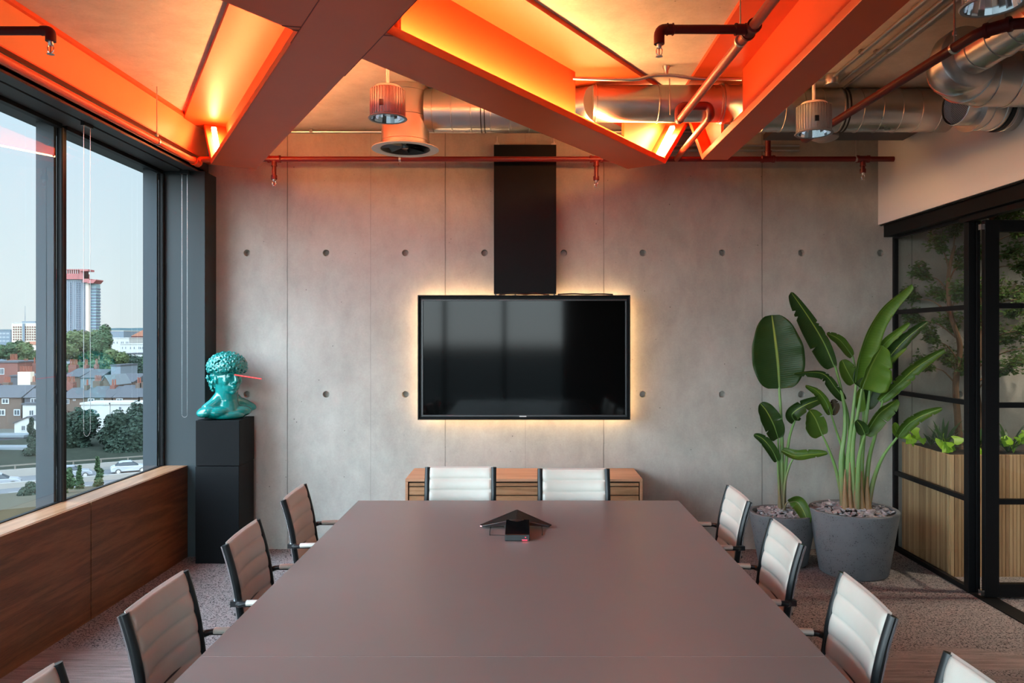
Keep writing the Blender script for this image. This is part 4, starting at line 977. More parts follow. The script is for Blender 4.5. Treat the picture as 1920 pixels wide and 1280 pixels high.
ss = [((540, 1262, 0), (528, 1000, 0), (548, 820, 0), (540, 660, 0), (492, 455, -.02)), ((578, 1262, -.02), (566, 1000, -.02), (590, 760, -.04), (612, 550, -.06)), ((600, 1262, -.04), (590, 940, -.04), (618, 740, -.07), (645, 585, -.1)),
      ((640, 1262, 0), (640, 980, 0), (668, 740, 0), (690, 590, -.02)), ((660, 1262, .02), (680, 1000, .02), (720, 840, -.03), (760, 655, -.10)), ((618, 1262, -.06), (625, 1000, -.08), (650, 880, -.11), (668, 830, -.14)),
      ((676, 1262, -.02), (706, 1110, -.03), (760, 970, -.10), (850, 850, -.20)), ((545, 1262, .02), (500, 1050, .02), (455, 920, .0), (420, 845, -.01)), ((560, 1262, .04), (545, 980, .04), (505, 840, .04), (470, 730, .03)),
      ((590, 1262, .06), (575, 900, .08), (565, 740, .06), (540, 645, .04)), ((612, 1262, .05), (640, 900, .05), (650, 700, .03), (590, 400, .03))]
rr_ = [.021, .022, .020, .024, .019, .018, .019, .014, .014, .015, .016]
for s_, r_ in zip(ss, rr_): stem(t, s_, Y1, r_*1.2, r_*.38)
for x_, tp in ((548, 1040), (575, 1000), (606, 1030), (640, 1050), (672, 1080)):
    stem(t, ((x_+4, 1262, -.05), (x_, 1160, -.05), (x_+2, tp, -.04)), Y1, .030, .004, 'sheath', mat=M['sheath'] if 'sheath' in M else M.setdefault('sheath', plain('papery_sheath', (.23, .13, .055), .6, var=.4, vs=12)))
leaf(t, [(490, 470, -.02), (430, 330, -.04), (345, 190, -.08), (248, 52, -.12)], Y1, 78, M['leaf_dark'], .35, .5, 3, 1, asym=(1.15, .45))
leaf(t, [(608, 560, -.06), (640, 380, -.10), (740, 170, -.18), (922, 8, -.28)], Y1-.02, 66, M['leaf_light'], -.35, .55, 2, 2, asym=(.35, 1.25), shape=.62)
leaf(t, [(643, 592, -.12), (690, 470, -.16), (755, 350, -.2)], Y1-.04, 118, M['leaf_light'], -.2, .4, 1, 3, asym=(.25, 1.1), shape=.55)
leaf(t, [(643, 592, -.11), (720, 470, -.1), (800, 370, -.12)], Y1, 70, M['leaf_dark'], .8, .5, 1, 4, asym=(1.2, .3))
leaf(t, [(690, 592, -.04), (770, 450, -.12), (880, 320, -.22), (1012, 215, -.32)], Y1, 46, M['leaf_dark'], .4, .6, 3, 5)
leaf(t, [(730, 520, -.14), (800, 450, -.18), (895, 365, -.26)], Y1, 20, M['leaf_light'], 1.0, .6, 0, 15)
leaf(t, [(745, 372, -.10), (790, 320, -.16), (910, 222, -.25)], Y1, 36, M['leaf_light'], .1, .5, 1, 6, asym=(.9, .9), shape=.6)
leaf(t, [(740, 660, -.08), (850, 560, -.18), (950, 470, -.27), (1105, 372, -.36)], Y1, 44, M['leaf_mid'], .2, .6, 4, 7)
leaf(t, [(660, 850, -.14), (730, 740, -.18), (790, 690, -.20), (843, 650, -.24)], Y1, 54, M['leaf_mid'], -.2, .6, 2, 8, asym=(.8, 1.1))
leaf(t, [(660, 845, -.16), (640, 800, -.18), (612, 765, -.2)], Y1, 36, M['leaf_dark'], .5, .4, 0, 18)
leaf(t, [(846, 858, -.20), (900, 790, -.26), (980, 740, -.33), (1092, 700, -.40)], Y1, 40, M['leaf_mid'], .3, .7, 3, 9)
leaf(t, [(852, 850, -.2), (830, 820, -.22), (822, 780, -.24)], Y1, 30, M['leaf_light'], -.2, .3, 0, 19)
leaf(t, [(422, 850, -.01), (385, 760, -.03), (350, 710, -.05)], Y1, 62, M['leaf_mid'], .1, .4, 1, 10, asym=(1.35, .75))
leaf(t, [(545, 650, .03), (500, 590, .0), (420, 505, -.02), (262, 505, -.04)], Y1, 40, M['leaf_dark'], .5, .6, 4, 11, asym=(1, .7))
leaf(t, [(470, 735, .02), (440, 660, .0), (390, 600, -.02), (328, 572, -.03)], Y1, 34, M['leaf_mid'], .6, .7, 2, 12)
leaf(t, [(470, 735, .02), (490, 690, .02), (482, 650, .03)], Y1, 38, plain('withered_leaf', (.045, .03, .012), .7), .3, .8, 2, 13)
leaf(t, [(590, 410, .02), (520, 320, .0), (446, 280, -.02)], Y1, 44, M['leaf_mid'], -.1, .5, 2, 14, asym=(1.1, .6))
leaf(t, [(600, 560, .0), (560, 490, -.02), (532, 430, -.03)], Y1, 50, M['leaf_mid'], .1, .3, 1, 16)
leaf(t, [(660, 700, .02), (700, 600, .0), (715, 520, -.02)], Y1, 52, M['leaf_dark'], .2, .4, 2, 17)
leaf(t, [(640, 720, .02), (630, 650, .0), (640, 590, 0)], Y1, 30, M['leaf_light'], .2, .4, 0, 20)
Y2 = 5.80
t = thing('potted_plant', 'smaller potted plant with one huge upright oval leaf, nearer the cabinet', 'plant', (1.95, Y2, 0))
pot(t, 1.95, Y2, .245, .18, .385)
for s_, r_ in ((((198, 1270, 0), (196, 1100, 0), (196, 850, -.01), (182, 585, -.02)), .022), (((186, 1270, 0), (180, 1050, 0), (175, 870, -.02)), .015), (((190, 1270, -.02), (178, 1100, -.02), (172, 990, -.03)), .012),
               (((206, 1270, .0), (212, 1100, 0), (235, 880, -.02), (270, 765, -.05)), .018), (((206, 1270, -.02), (212, 1130, -.02), (240, 1020, -.04), (268, 970, -.06)), .012), (((208, 1270, -.05), (222, 1230, -.07), (240, 1222, -.08)), .008)):
    stem(t, s_, Y2, r_*1.15, r_*.4)
leaf(t, [(183, 590, -.02), (174, 450, -.03), (158, 310, -.03), (140, 180, -.01)], Y2, 146, M['leaf_dark'], .12, .22, 0, 31, asym=(1.0, 1.0), shape=.80)
leaf(t, [(176, 868, -.02), (150, 790, -.05), (110, 715, -.06), (75, 672, -.06)], Y2, 68, M['leaf_dark'], -.1, .4, 1, 32, asym=(1.1, .8))
leaf(t, [(172, 995, -.03), (140, 930, -.06), (90, 870, -.07), (40, 845, -.07)], Y2, 34, M['leaf_dark'], .2, .5, 1, 33)
leaf(t, [(268, 770, -.05), (255, 730, -.10), (330, 680, -.14), (442, 640, -.14)], Y2, 50, M['leaf_dark'], .4, .6, 1, 34, asym=(.8, 1.1))
leaf(t, [(195, 935, -.05), (270, 965, -.09), (360, 958, -.12), (452, 950, -.14)], Y2, 34, M['leaf_mid'], .5, .5, 1, 35)
leaf(t, [(238, 1224, -.08), (285, 1225, -.13), (325, 1290, -.18), (340, 1345, -.19)], Y2, 42, M['leaf_mid'], -.3, .4, 0, 36)

# ================================================================ TIMBER PLANTER BEYOND THE GLASS
t = thing('timber_planter', 'long slatted timber planter box behind the glass partition', 'planter', (4, 5.8, 0))
PXL, PYF, PZT = 3.03, 5.464, .865
mb = MB(); x = PXL
while x < 5.6: mb.box(x, x+.022, PYF-.012, PYF, .0, PZT); x += .026
mb.build('front_slats', M['slats'], t)
mb = MB(); y = PYF
while y < YW-.04: mb.box(PXL-.012, PXL, y, y+.022, 0, PZT); y += .026
mb.build('side_slats', M['slats'], t)
MB().box(PXL+.001, 5.6, PYF+.001, YW-.01, 0, PZT-.03).build('liner', M['black_matt'], t)
MB().box(PXL+.01, 5.59, PYF+.012, YW-.02, PZT-.029, PZT-.012).build('soil', M['soil'], t)
def leafcards(mb, pts, size, rn, droop=.4, asp=.45):
    uvl = mb.bm.loops.layers.uv.verify()
    for p in pts:
        d = Vector((rn.uniform(-1, 1), rn.uniform(-1, 1), rn.uniform(-1, .5)*droop)).normalized(); s_, u_ = basis(d); a_ = rn.uniform(0, 6.28); w = (s_*math.cos(a_)+u_*math.sin(a_)); l_ = size*rn.uniform(.7, 1.3)
        q = [p, p+d*l_*.5+w*l_*asp*.5, p+d*l_, p+d*l_*.5-w*l_*asp*.5]
        f = mb.bm.faces.new([mb.bm.verts.new(v) for v in q])
        for l2, uv in zip(f.loops, ((.5, 0), (1, .5), (.5, 1), (0, .5))): l2[uvl].uv = uv
def indoor_tree(x, y, label, seed, sprays, trunk):
    sprays = [(px, py, max(Y_, min(6.05, 3.10*F/(px-VX))), L_) for (px, py, Y_, L_) in sprays]
    rn = random.Random(seed); t = thing('indoor_tree', label, 'tree', (x, y, PZT-.02))
    mb = MB(); tp = smooth_path(trunk, 5); n = len(tp); mb.tube(tp, [.028*(1-.6*i/n) for i in range(n)], 10)
    mbl = MB(); pts = []
    for (px, py, Y_, L_) in sprays:
        c = at(px, py, Y_); base = min(tp, key=lambda q: (q-c).length+abs(q.z-(c.z-.15)))
        br = [Vector((max(q.x, XG+.08), q.y, q.z)) for q in smooth_path([base, base.lerp(c, .5)+Vector((0, 0, .04)), c], 5)]; mb.tube(br, [.007*(1-.7*i/len(br)) for i in range(len(br))], 6)
        for k in range(int(14+L_*50)):
            dirv = (c-base).normalized()+Vector((rn.uniform(-.8, .8), rn.uniform(-.5, .5), rn.uniform(-.6, .5))); dirv.normalize()
            tw = [c+dirv*(L_*q) for q in (0, .3, .6, .9)]
            for q in range(16): pp = c+dirv*L_*q/16*rn.uniform(.8, 1.1); pts.append(pp+Vector((rn.uniform(-.018, .018), rn.uniform(-.02, .02), rn.uniform(-.02, .015))))
            mb.tube([Vector((max(q.x, XG+.07), min(q.y, YW-.03), q.z)) for q in tw], .0010, 3, False)
    leafcards(mbl, [Vector((max(p.x, XG+.07), min(p.y, YW-.05), p.z)) for p in pts], .034, rn)
    mb.build('trunk', M['bark'], t, True); mbl.build('foliage', M['leaf_tree'], t, recalc=False)
Yt = 5.82
indoor_tree(*at(1800, 850, Yt).xy, 'slim indoor tree behind the fixed glass pane, forked trunk', 5,
            [(px, py, Yt+dy, .17) for px, py, dy in ((1765, 470, 0), (1740, 520, -.1), (1790, 440, .05), (1770, 560, .1), (1725, 600, 0), (1755, 640, -.15), (1790, 620, .05), (1745, 690, -.05), (1800, 500, .1), (1795, 560, -.1), (1780, 680, .1), (1718, 560, .05), (1800, 700, 0))],
            [at(1800, 856, Yt), at(1796, 790, Yt), at(1792, 720, Yt), at(1800, 650, Yt), at(1783, 590, Yt), at(1778, 520, Yt), at(1790, 460, Yt)])
indoor_tree(*at(1838, 850, Yt).xy, 'fuller indoor tree seen through the open doorway gap', 6,
            [(px, py, Yt+dy, .20) for px, py, dy in ((1832, 420, 0), (1838, 480, .1), (1830, 550, -.1), (1840, 610, 0), (1832, 660, .1), (1870, 430, 0), (1900, 440, -.1), (1880, 480, 0), (1905, 500, .1), (1850, 390, 0), (1890, 400, .1), (1868, 560, 0), (1890, 590, -.1), (1910, 620, 0), (1880, 640, .1), (1900, 680, 0), (1875, 700, -.1), (1915, 560, .1), (1930, 470, 0), (1940, 650, 0))],
            [at(1836, 856, Yt), at(1838, 790, Yt), at(1830, 720, Yt), at(1838, 640, Yt), at(1842, 560, Yt), at(1850, 460, Yt), at(1870, 380, Yt)])
def straps(px, py, Y_, L_, n, seed, label):
    rn = random.Random(seed); c = at(px, py, Y_); c.z = PZT-.012; t = thing('strap_leaf_plant', label, 'plant', c, group='strap-leaved plants in the timber planter')
    for k in range(n):
        a_ = rn.uniform(0, 6.28); el = rn.uniform(.5, 1.35); l_ = L_*rn.uniform(.7, 1.15); d = Vector((math.cos(a_)*math.cos(el), math.sin(a_)*math.cos(el)*.7, math.sin(el))); s_ = d.cross(Vector((0, 0, 1))).normalized()
        mb = MB(); m_ = 7; prev = None
        for i in range(m_+1):
            q = i/m_; p = c+d*l_*q+Vector((0, 0, -.32*l_*q*q)); w = .011*math.sin(math.pi*min(1, q*.85+.14)); a2, b2 = mb.bm.verts.new(p-s_*w), mb.bm.verts.new(p+s_*w)
            if prev: mb.bm.faces.new((prev[0], prev[1], b2, a2))
            prev = (a2, b2)
        mb.build('blade', M['leaf_fern'], t, True, recalc=False)
straps(1768, 845, 5.75, .34, 26, 1, 'dark strap-leaved plant left of the tree trunk behind the fixed pane')
straps(1745, 840, 6.0, .26, 14, 2, 'dark strap-leaved plant closest to the concrete wall behind the pane')
straps(1832, 850, 5.66, .30, 18, 3, 'dark strap-leaved plant in the gap between the door and the post')
straps(1890, 850, 5.65, .36, 24, 4, 'dark strap-leaved plant seen through the open door leaf')
def heart(px, py, Y_, n, seed, label, R_=.07):
    rn = random.Random(seed); c = at(px, py, Y_); c0 = Vector((c.x, max(c.y, PYF+.05), PZT-.012)); t = thing('lime_philodendron', label, 'plant', c0, group='lime green plants in the timber planter')
    for k in range(n):
        p = c+Vector((rn.uniform(-1, 1)*R_, rn.uniform(-.04, .04), rn.uniform(-.5, 1)*R_*.7)); d = Vector((rn.uniform(-1, 1), rn.uniform(-.6, .1), rn.uniform(-1, .3))).normalized(); up = Vector((rn.uniform(-.4, .4), -.7, rn.uniform(.2, .7))).normalized(); s_ = d.cross(up).normalized(); l_ = rn.uniform(.05, .085)
        mb = MB(); out = [(0, 0), (.42, -.12), (.52, .15), (.40, .5), (0, 1), (-.40, .5), (-.52, .15), (-.42, -.12)]
        vs = [mb.bm.verts.new(p+s_*(a_*l_)+d*(b_*l_)+up*(-.25*abs(a_)*l_)) for a_, b_ in out]
        mc = mb.bm.verts.new(p+d*.4*l_)
        for i in range(8): mb.bm.faces.new((vs[i], vs[(i+1) % 8], mc))
        mb.build('leaf', M['leaf_lime'], t, True, recalc=False)
        st_ = MB(); st_.tube(smooth_path([c0, (c0+p)/2+Vector((0, 0, .02)), p], 4), .0015, 5); st_.build('stem', M['leaf_lime'], t)
heart(1712, 815, 5.95, 7, 1, 'lime green leafy plant nearest the concrete wall behind the pane')
heart(1778, 832, 5.60, 8, 2, 'lime green leafy plant before the forked tree trunk')
heart(1835, 845, 5.52, 6, 3, 'lime green plant spilling over the planter edge in the doorway gap', .05)
heart(1900, 822, 5.62, 9, 4, 'lime green leafy plant seen through the open door leaf', .08)
# ================================================================ CITY OUTSIDE THE WINDOWS
GZ = -15.0
E = {}
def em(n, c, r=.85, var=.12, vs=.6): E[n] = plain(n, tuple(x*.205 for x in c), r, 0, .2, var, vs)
em('brown_brick', (.17, .115, .085)); em('red_brick', (.26, .10, .075)); em('slate_roof', (.095, .10, .115)); em('white_render', (.66, .65, .62), .8, .05); em('cream_render', (1.0, .88, .70), .8, .05)
em('lead_roof', (.22, .255, .28)); em('orange_tile', (.42, .15, .075)); em('chimney_pot', (.36, .10, .055)); em('asphalt', (.19, .195, .21), .8, .06, .1); em('kerb_concrete', (.42, .40, .37), .9, .06); em('verge_grass', (.10, .085, .045), .95, .4, .8)
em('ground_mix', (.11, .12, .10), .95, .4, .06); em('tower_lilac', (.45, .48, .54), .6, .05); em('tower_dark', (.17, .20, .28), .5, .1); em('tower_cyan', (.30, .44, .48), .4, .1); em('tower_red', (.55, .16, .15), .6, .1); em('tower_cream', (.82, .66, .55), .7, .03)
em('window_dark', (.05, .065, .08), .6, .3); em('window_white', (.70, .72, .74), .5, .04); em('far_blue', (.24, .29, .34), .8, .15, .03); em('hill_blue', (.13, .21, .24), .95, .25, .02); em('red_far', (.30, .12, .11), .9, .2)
em('tree_olive', (.10, .145, .045), .9, .5, .5); em('tree_green', (.055, .11, .04), .9, .5, .5); em('cedar_dark', (.020, .048, .026), .9, .5, .6); em('bush_grey', (.045, .075, .045), .95, .5, .8); em('car_silver', (.46, .49, .54), .25, .02); em('car_white', (.66, .70, .74), .25, .02)
def X(px, Y): return (px-VX)/F*Y
def Z(py, Y): return EYE-(py-VY)/F*Y
struct(MB().box(-4200, 300, 12, 2600, GZ-1, GZ).build('ground', E['ground_mix']))
struct(MB().box(-900, 300, -700, 12, GZ-1, GZ-.01).build('ground_behind', E['ground_mix']))
struct(MB().prism([(-110, 4.7, GZ+.03), (-110, 34, GZ+.03), (-110, 34, GZ+1.2), (-110, 8, GZ+.4)], (170, 0, 0), lambda p: Vector((-53.5, 91, 0))+Vector((.86, .51, 0))*p[0]+Vector((-.51, .86, 0))*p[1]+Vector((0, 0, p[2]))).build('hedge_ground', plain('dark_scrub', (.008, .010, .007), .95, var=.6, vs=1.5, spec=.05)))
t = thing('hills', 'x', 'hill', (-900, 1800, 0))
t['kind'] = 'structure'; t['label'] = 'low blue wooded ridge on the horizon'; del t['category']
mb = MB(); pr = []; rn = random.Random(4)
for i in range(150): x = -3950+i*25; pr.append((x, 1800, Z(616.5+rn.uniform(-.8, .8)+(1.5*math.sin(i*.3)), 1800)))
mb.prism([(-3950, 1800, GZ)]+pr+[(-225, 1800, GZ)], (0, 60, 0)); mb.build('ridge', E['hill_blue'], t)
def building(name, label, cat, px0, px1, yt, yb, Y, depth=9, wall='brown_brick', roof='slate_roof', ridge=None, wins=(), grp=None, gable=False, hip=0, frame='window_white', pane='window_dark', tofloor=True):
    x0, x1, zt = X(px0, Y), X(px1, Y), Z(yt, Y); zb = GZ if tofloor else Z(yb, Y)
    t = thing(name, label, cat, ((x0+x1)/2, Y, zb), group=grp)
    MB().box(x0, x1, Y, Y+depth, zb, zt).build('wall', E[wall], t)
    if ridge is None: MB().box(x0-.15, x1+.15, Y-.15, Y+depth, zt+.01, zt+.35).build('roof', E[roof], t)
    elif gable:
        zr = Z(ridge, Y); xm = (x0+x1)/2; m = MB(); m.prism([(x0-.2, Y-.2, zt), (xm, Y-.2, zr), (x1+.2, Y-.2, zt), (x1+.2, Y-.2, zt-.15), (xm, Y-.2, zr-.15), (x0-.2, Y-.2, zt-.15)], (0, depth+.3, 0)); m.build('roof', E[roof], t)
        MB().prism([(x0, Y, zt), (xm, Y, zr-.1), (x1, Y, zt)], (0, .3, 0)).build('gable_wall', E[wall], t)
    else:
        zr = Z(ridge, Y+depth*.45); m = MB(); m.prism([(x0-.1, Y-.3, zt), (x0-.1+hip, Y+depth*.45, zr), (x0-.1+hip, Y+depth*.55, zr), (x0-.1, Y+depth, zt)], (x1-x0+.2-2*hip*0, 0, 0)); m.build('roof', E[roof], t)
    for w in wins:
        a_, b_, c_, d_ = w[:4]; fo = .06
        o = MB().box(X(a_, Y), X(b_, Y), Y-fo, Y+.02, Z(d_, Y), Z(c_, Y)).build('window', E[frame], t)
        xa, xb, za, zb2 = X(a_, Y), X(b_, Y), Z(d_, Y), Z(c_, Y); iw = (xb-xa)*.14; m = MB(); xm = (xa+xb)/2
        m.box(xa+iw, xm-iw*.4, Y-fo-.02, Y-fo-.001, za+iw, zb2-iw); m.box(xm+iw*.4, xb-iw, Y-fo-.02, Y-fo-.001, za+iw, zb2-iw); m.build('pane', E[pane], o)
    return t
G1 = 'terraced houses across the road'
building('terraced_house', 'brown brick terraced house just right of the middle window post', 'house', 112, 158, 746, 800, 140, ridge=727, wins=((124, 130, 748, 757), (137, 142, 748, 751)), grp=G1)
building('terraced_house', 'terraced house with a cream framed dormer behind the hanging blind chain', 'house', 158.5, 209, 745, 800, 140, ridge=724, wins=((165, 177, 746.5, 757), (188.5, 194, 746, 753.5)), grp=G1)
building('terraced_house', 'terraced house with a half open white window and tall red chimney', 'house', 212, 259, 745, 800, 140, ridge=722, wins=((218, 230.5, 746.5, 757),), grp=G1)
building('terraced_house', 'terraced house with a pale green window beside the right window post', 'house', 262, 305, 744, 800, 140, ridge=716, wins=((271, 286, 746, 757),), grp=G1)
building('terraced_house', 'brown terraced house with wide white windows at the far left', 'house', -30, 40, 745, 800, 140, ridge=722, wins=((3.5, 17, 746.5, 757), (-4, 10, 767, 779), (26, 38, 767, 779)), grp=G1)
building('terraced_house', 'white rendered tall house left of the middle window post', 'house', 42.5, 99, 759, 800, 138, 1.8, wall='white_render', wins=((54.5, 64, 768, 779),), grp=G1, roof='slate_roof')
building('terraced_house', 'dark mansard attic with white window above the white house', 'attic storey', 46, 99, 745, 800, 140.1, 6, ridge=728, wins=((57.5, 69.5, 746, 757),), wall='slate_roof')
building('rear_extension', 'white rear extension with small windows behind the dark cedar', 'building', 152, 206, 758.5, 800, 133, 5, 'white_render', 'white_render', wins=((162, 167, 767, 775), (177.5, 181.5, 768, 775)))
building('rear_extension', 'long white rear wall behind the treetops on the right', 'building', 207, 300, 758, 800, 133, 5, 'white_render', 'white_render', wins=((223, 228, 762, 768), (266, 271, 760, 764)))
building('rear_extension', 'white gabled rear extension in the left pane', 'building', 27, 78, 792, 810, 126, 7, 'white_render', 'slate_roof', ridge=780, gable=True, wins=((40, 48, 797, 807),))
building('garage', 'low grey outbuilding with white edged flat roof in the left pane', 'building', -20, 44, 820, 840, 118, 3, 'slate_roof', 'lead_roof', wins=((17.5, 26.5, 827, 837), (-4, 3, 828, 836)))
building('brick_house', 'plain brown brick building with one white window beside the road', 'building', -30, 66, 843, 884, 108, 2.5, 'brown_brick', 'lead_roof', wins=((19, 33.5, 861, 875),))
building('low_building', 'brown flat roofed building left of the tall chimney stack', 'building', -20, 33, 680, 720, 185, 12, 'red_brick', 'slate_roof', wins=((0, 8, 690, 702),))
building('low_building', 'dark roofed houses behind the brick stack', 'building', 20, 80, 706, 730, 175, 12, 'slate_roof', 'slate_roof', wins=((57, 70, 715, 722), (36, 54, 716, 725)))
building('low_building', 'grey roof with brick party wall left of the blind chain', 'building', 118, 150, 706, 730, 180, 14, 'brown_brick', 'slate_roof', ridge=690)
building('low_building', 'teal tinted low roofs between the blind chain strands', 'building', 150.6, 187, 708, 730, 180, 12, 'lead_roof', 'slate_roof', ridge=692)
building('low_building', 'blue grey pointed roof at the centre of the middle pane', 'building', 188, 207, 722, 740, 158, 8, 'brown_brick', 'lead_roof', ridge=703, gable=True)
building('low_building', 'dark blue mansard roof right of the pointed roof', 'building', 209, 250, 716, 740, 168, 12, 'brown_brick', 'slate_roof', ridge=700)
building('low_building', 'grey boxy house in front of the olive trees', 'building', 208, 226, 686, 720, 183, 8, 'far_blue', 'slate_roof')
G2 = 'chimney stacks on the terraces'
def chimney(px0, px1, yt, yb, Y, n, label, mat='brown_brick'):
    t = thing('chimney_stack', label, 'chimney', (X((px0+px1)/2, Y), Y, Z(yb, Y)), group=G2)
    MB().box(X(px0, Y), X(px1, Y), Y, Y+1.2, Z(yb+14, Y), Z(yt, Y)).build('stack', E[mat], t)
    ph = 1.1*(Y/150); w = (X(px1, Y)-X(px0, Y))/n
    for i in range(n): c = X(px0, Y)+w*(i+.5); MB().cyl((c, Y+.6, Z(yt, Y)), (c, Y+.6, Z(yt, Y)+ph), w*.34, 8, w*.28).build('chimney_pot', E['chimney_pot'], t)
chimney(33, 57, 697, 710, 150, 8, 'big yellow brick chimney stack with a row of red pots, left pane', 'cream_render')
chimney(42, 50, 683, 692, 190, 3, 'red chimney stack behind the big yellow one', 'red_brick'); chimney(60, 67, 681, 692, 190, 2, 'red chimney stack beside the middle post, left pane', 'red_brick')
chimney(16, 30, 674, 680, 195, 5, 'small row of red pots against the left trees', 'red_brick'); chimney(4, 16, 717, 722, 148, 5, 'red pots above the far left terrace', 'brown_brick'); chimney(57, 72, 716, 722, 148, 5, 'red pots above the white house')
chimney(128, 143, 684, 696, 188, 5, 'red chimney stack just right of the middle post', 'red_brick'); chimney(156, 162, 684, 700, 186, 2, 'narrow red stack behind the first chain strand', 'red_brick'); chimney(176, 181, 683, 697, 186, 2, 'narrow red stack right of the chain', 'red_brick')
chimney(122, 137, 716, 722, 150, 6, 'row of red pots low beside the middle post', 'red_brick'); chimney(174, 187, 714, 718, 150, 5, 'row of orange pots left of the pointed blue roof', 'brown_brick'); chimney(265, 282, 716, 722, 143, 5, 'tall orange pots at the right end of the terrace', 'brown_brick')
chimney(206, 215, 722, 748, 143, 2, 'brick party wall stack between two terraced houses', 'red_brick'); chimney(158, 163, 722, 742, 143, 1, 'brick party wall stack behind the chain', 'brown_brick'); chimney(254, 262, 718, 742, 143, 2, 'brown party wall stack near the right window post', 'brown_brick')
# far buildings
t = building('apartment_block', 'cream balconied apartment block on the skyline, left pane', 'building', 22, 74, 606, 640, 450, 30, 'cream_render', 'white_render')
mb = MB()
for r_ in range(6):
    for c_ in range(11):
        a_ = 25+c_*4.4; b_ = 611.5+r_*4.7; mb.box(X(a_, 450), X(a_+2.2, 450), 449.6, 449.9, Z(b_+2.6, 450), Z(b_, 450))
mb.build('windows', E['red_brick'], t)
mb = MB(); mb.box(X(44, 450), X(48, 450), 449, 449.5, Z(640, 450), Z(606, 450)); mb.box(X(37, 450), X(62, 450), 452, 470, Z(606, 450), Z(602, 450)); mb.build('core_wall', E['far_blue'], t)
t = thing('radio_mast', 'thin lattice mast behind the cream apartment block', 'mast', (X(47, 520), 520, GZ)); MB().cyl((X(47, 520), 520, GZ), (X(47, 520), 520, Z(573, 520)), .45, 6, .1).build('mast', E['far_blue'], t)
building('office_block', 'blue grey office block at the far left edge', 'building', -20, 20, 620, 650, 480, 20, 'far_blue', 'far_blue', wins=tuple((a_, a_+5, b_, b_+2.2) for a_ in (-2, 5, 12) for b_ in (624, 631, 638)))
building('villa', 'orange roofed house in front of the cream apartment block', 'building', 37, 72, 646, 660, 330, 14, 'cream_render', 'orange_tile', ridge=640)
building('warehouse', 'white flat roofed building right of the big tree', 'building', 204, 242, 634, 665, 350, 20, 'white_render', 'white_render', wins=tuple((a_, a_+1.6, 640, 644) for a_ in (213, 219, 227, 230, 236, 239)))
building('warehouse', 'lower white building with a row of small dark windows', 'building', 226, 278, 645.5, 680, 310, 18, 'white_render', 'white_render', wins=tuple((a_, a_+1.4, 650, 654) for a_ in (229, 235, 244, 251, 260, 263, 267, 271, 275)))
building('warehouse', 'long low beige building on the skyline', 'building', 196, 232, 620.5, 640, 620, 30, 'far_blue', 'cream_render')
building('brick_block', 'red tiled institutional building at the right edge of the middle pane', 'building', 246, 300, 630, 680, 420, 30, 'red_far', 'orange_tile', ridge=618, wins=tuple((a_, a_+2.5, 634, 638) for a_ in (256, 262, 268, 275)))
building('low_building', 'low house with white balconies among the dark trees', 'building', 234, 272, 664, 690, 230, 12, 'white_render', 'slate_roof', wins=((240, 246, 668, 674), (258, 264, 668, 674)))
# tower block
TY = 400
t = thing('tower_block', 'tall pale blue high-rise with red roof crown, seen through the middle window', 'tower', (X(150, TY), TY, GZ))
MB().box(X(95, TY), X(163.2, TY), TY, TY+4, GZ, Z(524, TY)).build('main_shaft', E['tower_lilac'], t)
MB().box(X(163.3, TY), X(169.5, TY), TY-1.5, TY+4, GZ, Z(530, TY)).build('stair_core', E['tower_cream'], t)
MB().box(X(169.6, TY), X(180, TY), TY, TY+4, GZ, Z(532, TY)).build('side_wing', E['tower_cyan'], t)
mb = MB(); n = 0
for r_ in range(24):
    y = 530+r_*4.1
    for (a_, b_) in ((131.5, 134), (143, 145), (146, 148), (149, 151), (157, 159), (160, 162)): mb.box(X(a_, TY), X(b_, TY), TY-.25, TY-.01, Z(y+2.2, TY), Z(y, TY))
mb.build('windows', E['tower_dark'], t)
mb = MB()
for r_ in range(20):
    y = 540+r_*5.6; mb.box(X(170.5, TY), X(180, TY)+.2, TY-.25, TY+4.1, Z(y+2.4, TY), Z(y, TY))
mb.build('window_bands', E['tower_dark'], t)
mb = MB()
for a_ in range(100, 163, 4): mb.box(X(a_, TY), X(a_+.7, TY), TY-.5, TY-.26, GZ, Z(526, TY))
mb.build('wall_ribs', E['far_blue'], t)
mb = MB(); mb.box(X(95, TY), X(160, TY), TY-1, TY+4, Z(523.5, TY), Z(513, TY)); mb.box(X(156, TY), X(171, TY), TY-3, TY+3, Z(509, TY), Z(505.5, TY)); mb.box(X(153, TY), X(160, TY), TY-2, TY+3, Z(524, TY), Z(508, TY))
mb.box(X(160, TY), X(172, TY), TY-2.5, TY+3, Z(530, TY), Z(523, TY)); mb.prism([(X(170, TY), TY-3, Z(526, TY)), (X(186, TY), TY-3, Z(524.5, TY)), (X(186, TY), TY-3, Z(526, TY)), (X(181, TY), TY-3, Z(531.5, TY)), (X(170, TY), TY-3, Z(531.5, TY))], (0, 7, 0))
for a_ in range(100, 158, 4): mb.box(X(a_, TY), X(a_+.8, TY), TY-1, TY, Z(513, TY), Z(504.5, TY))
mb.box(X(98, TY), X(157, TY), TY-1.2, TY, Z(506.4, TY), Z(505.4, TY)); mb.build('roof_crown', E['tower_red'], t)
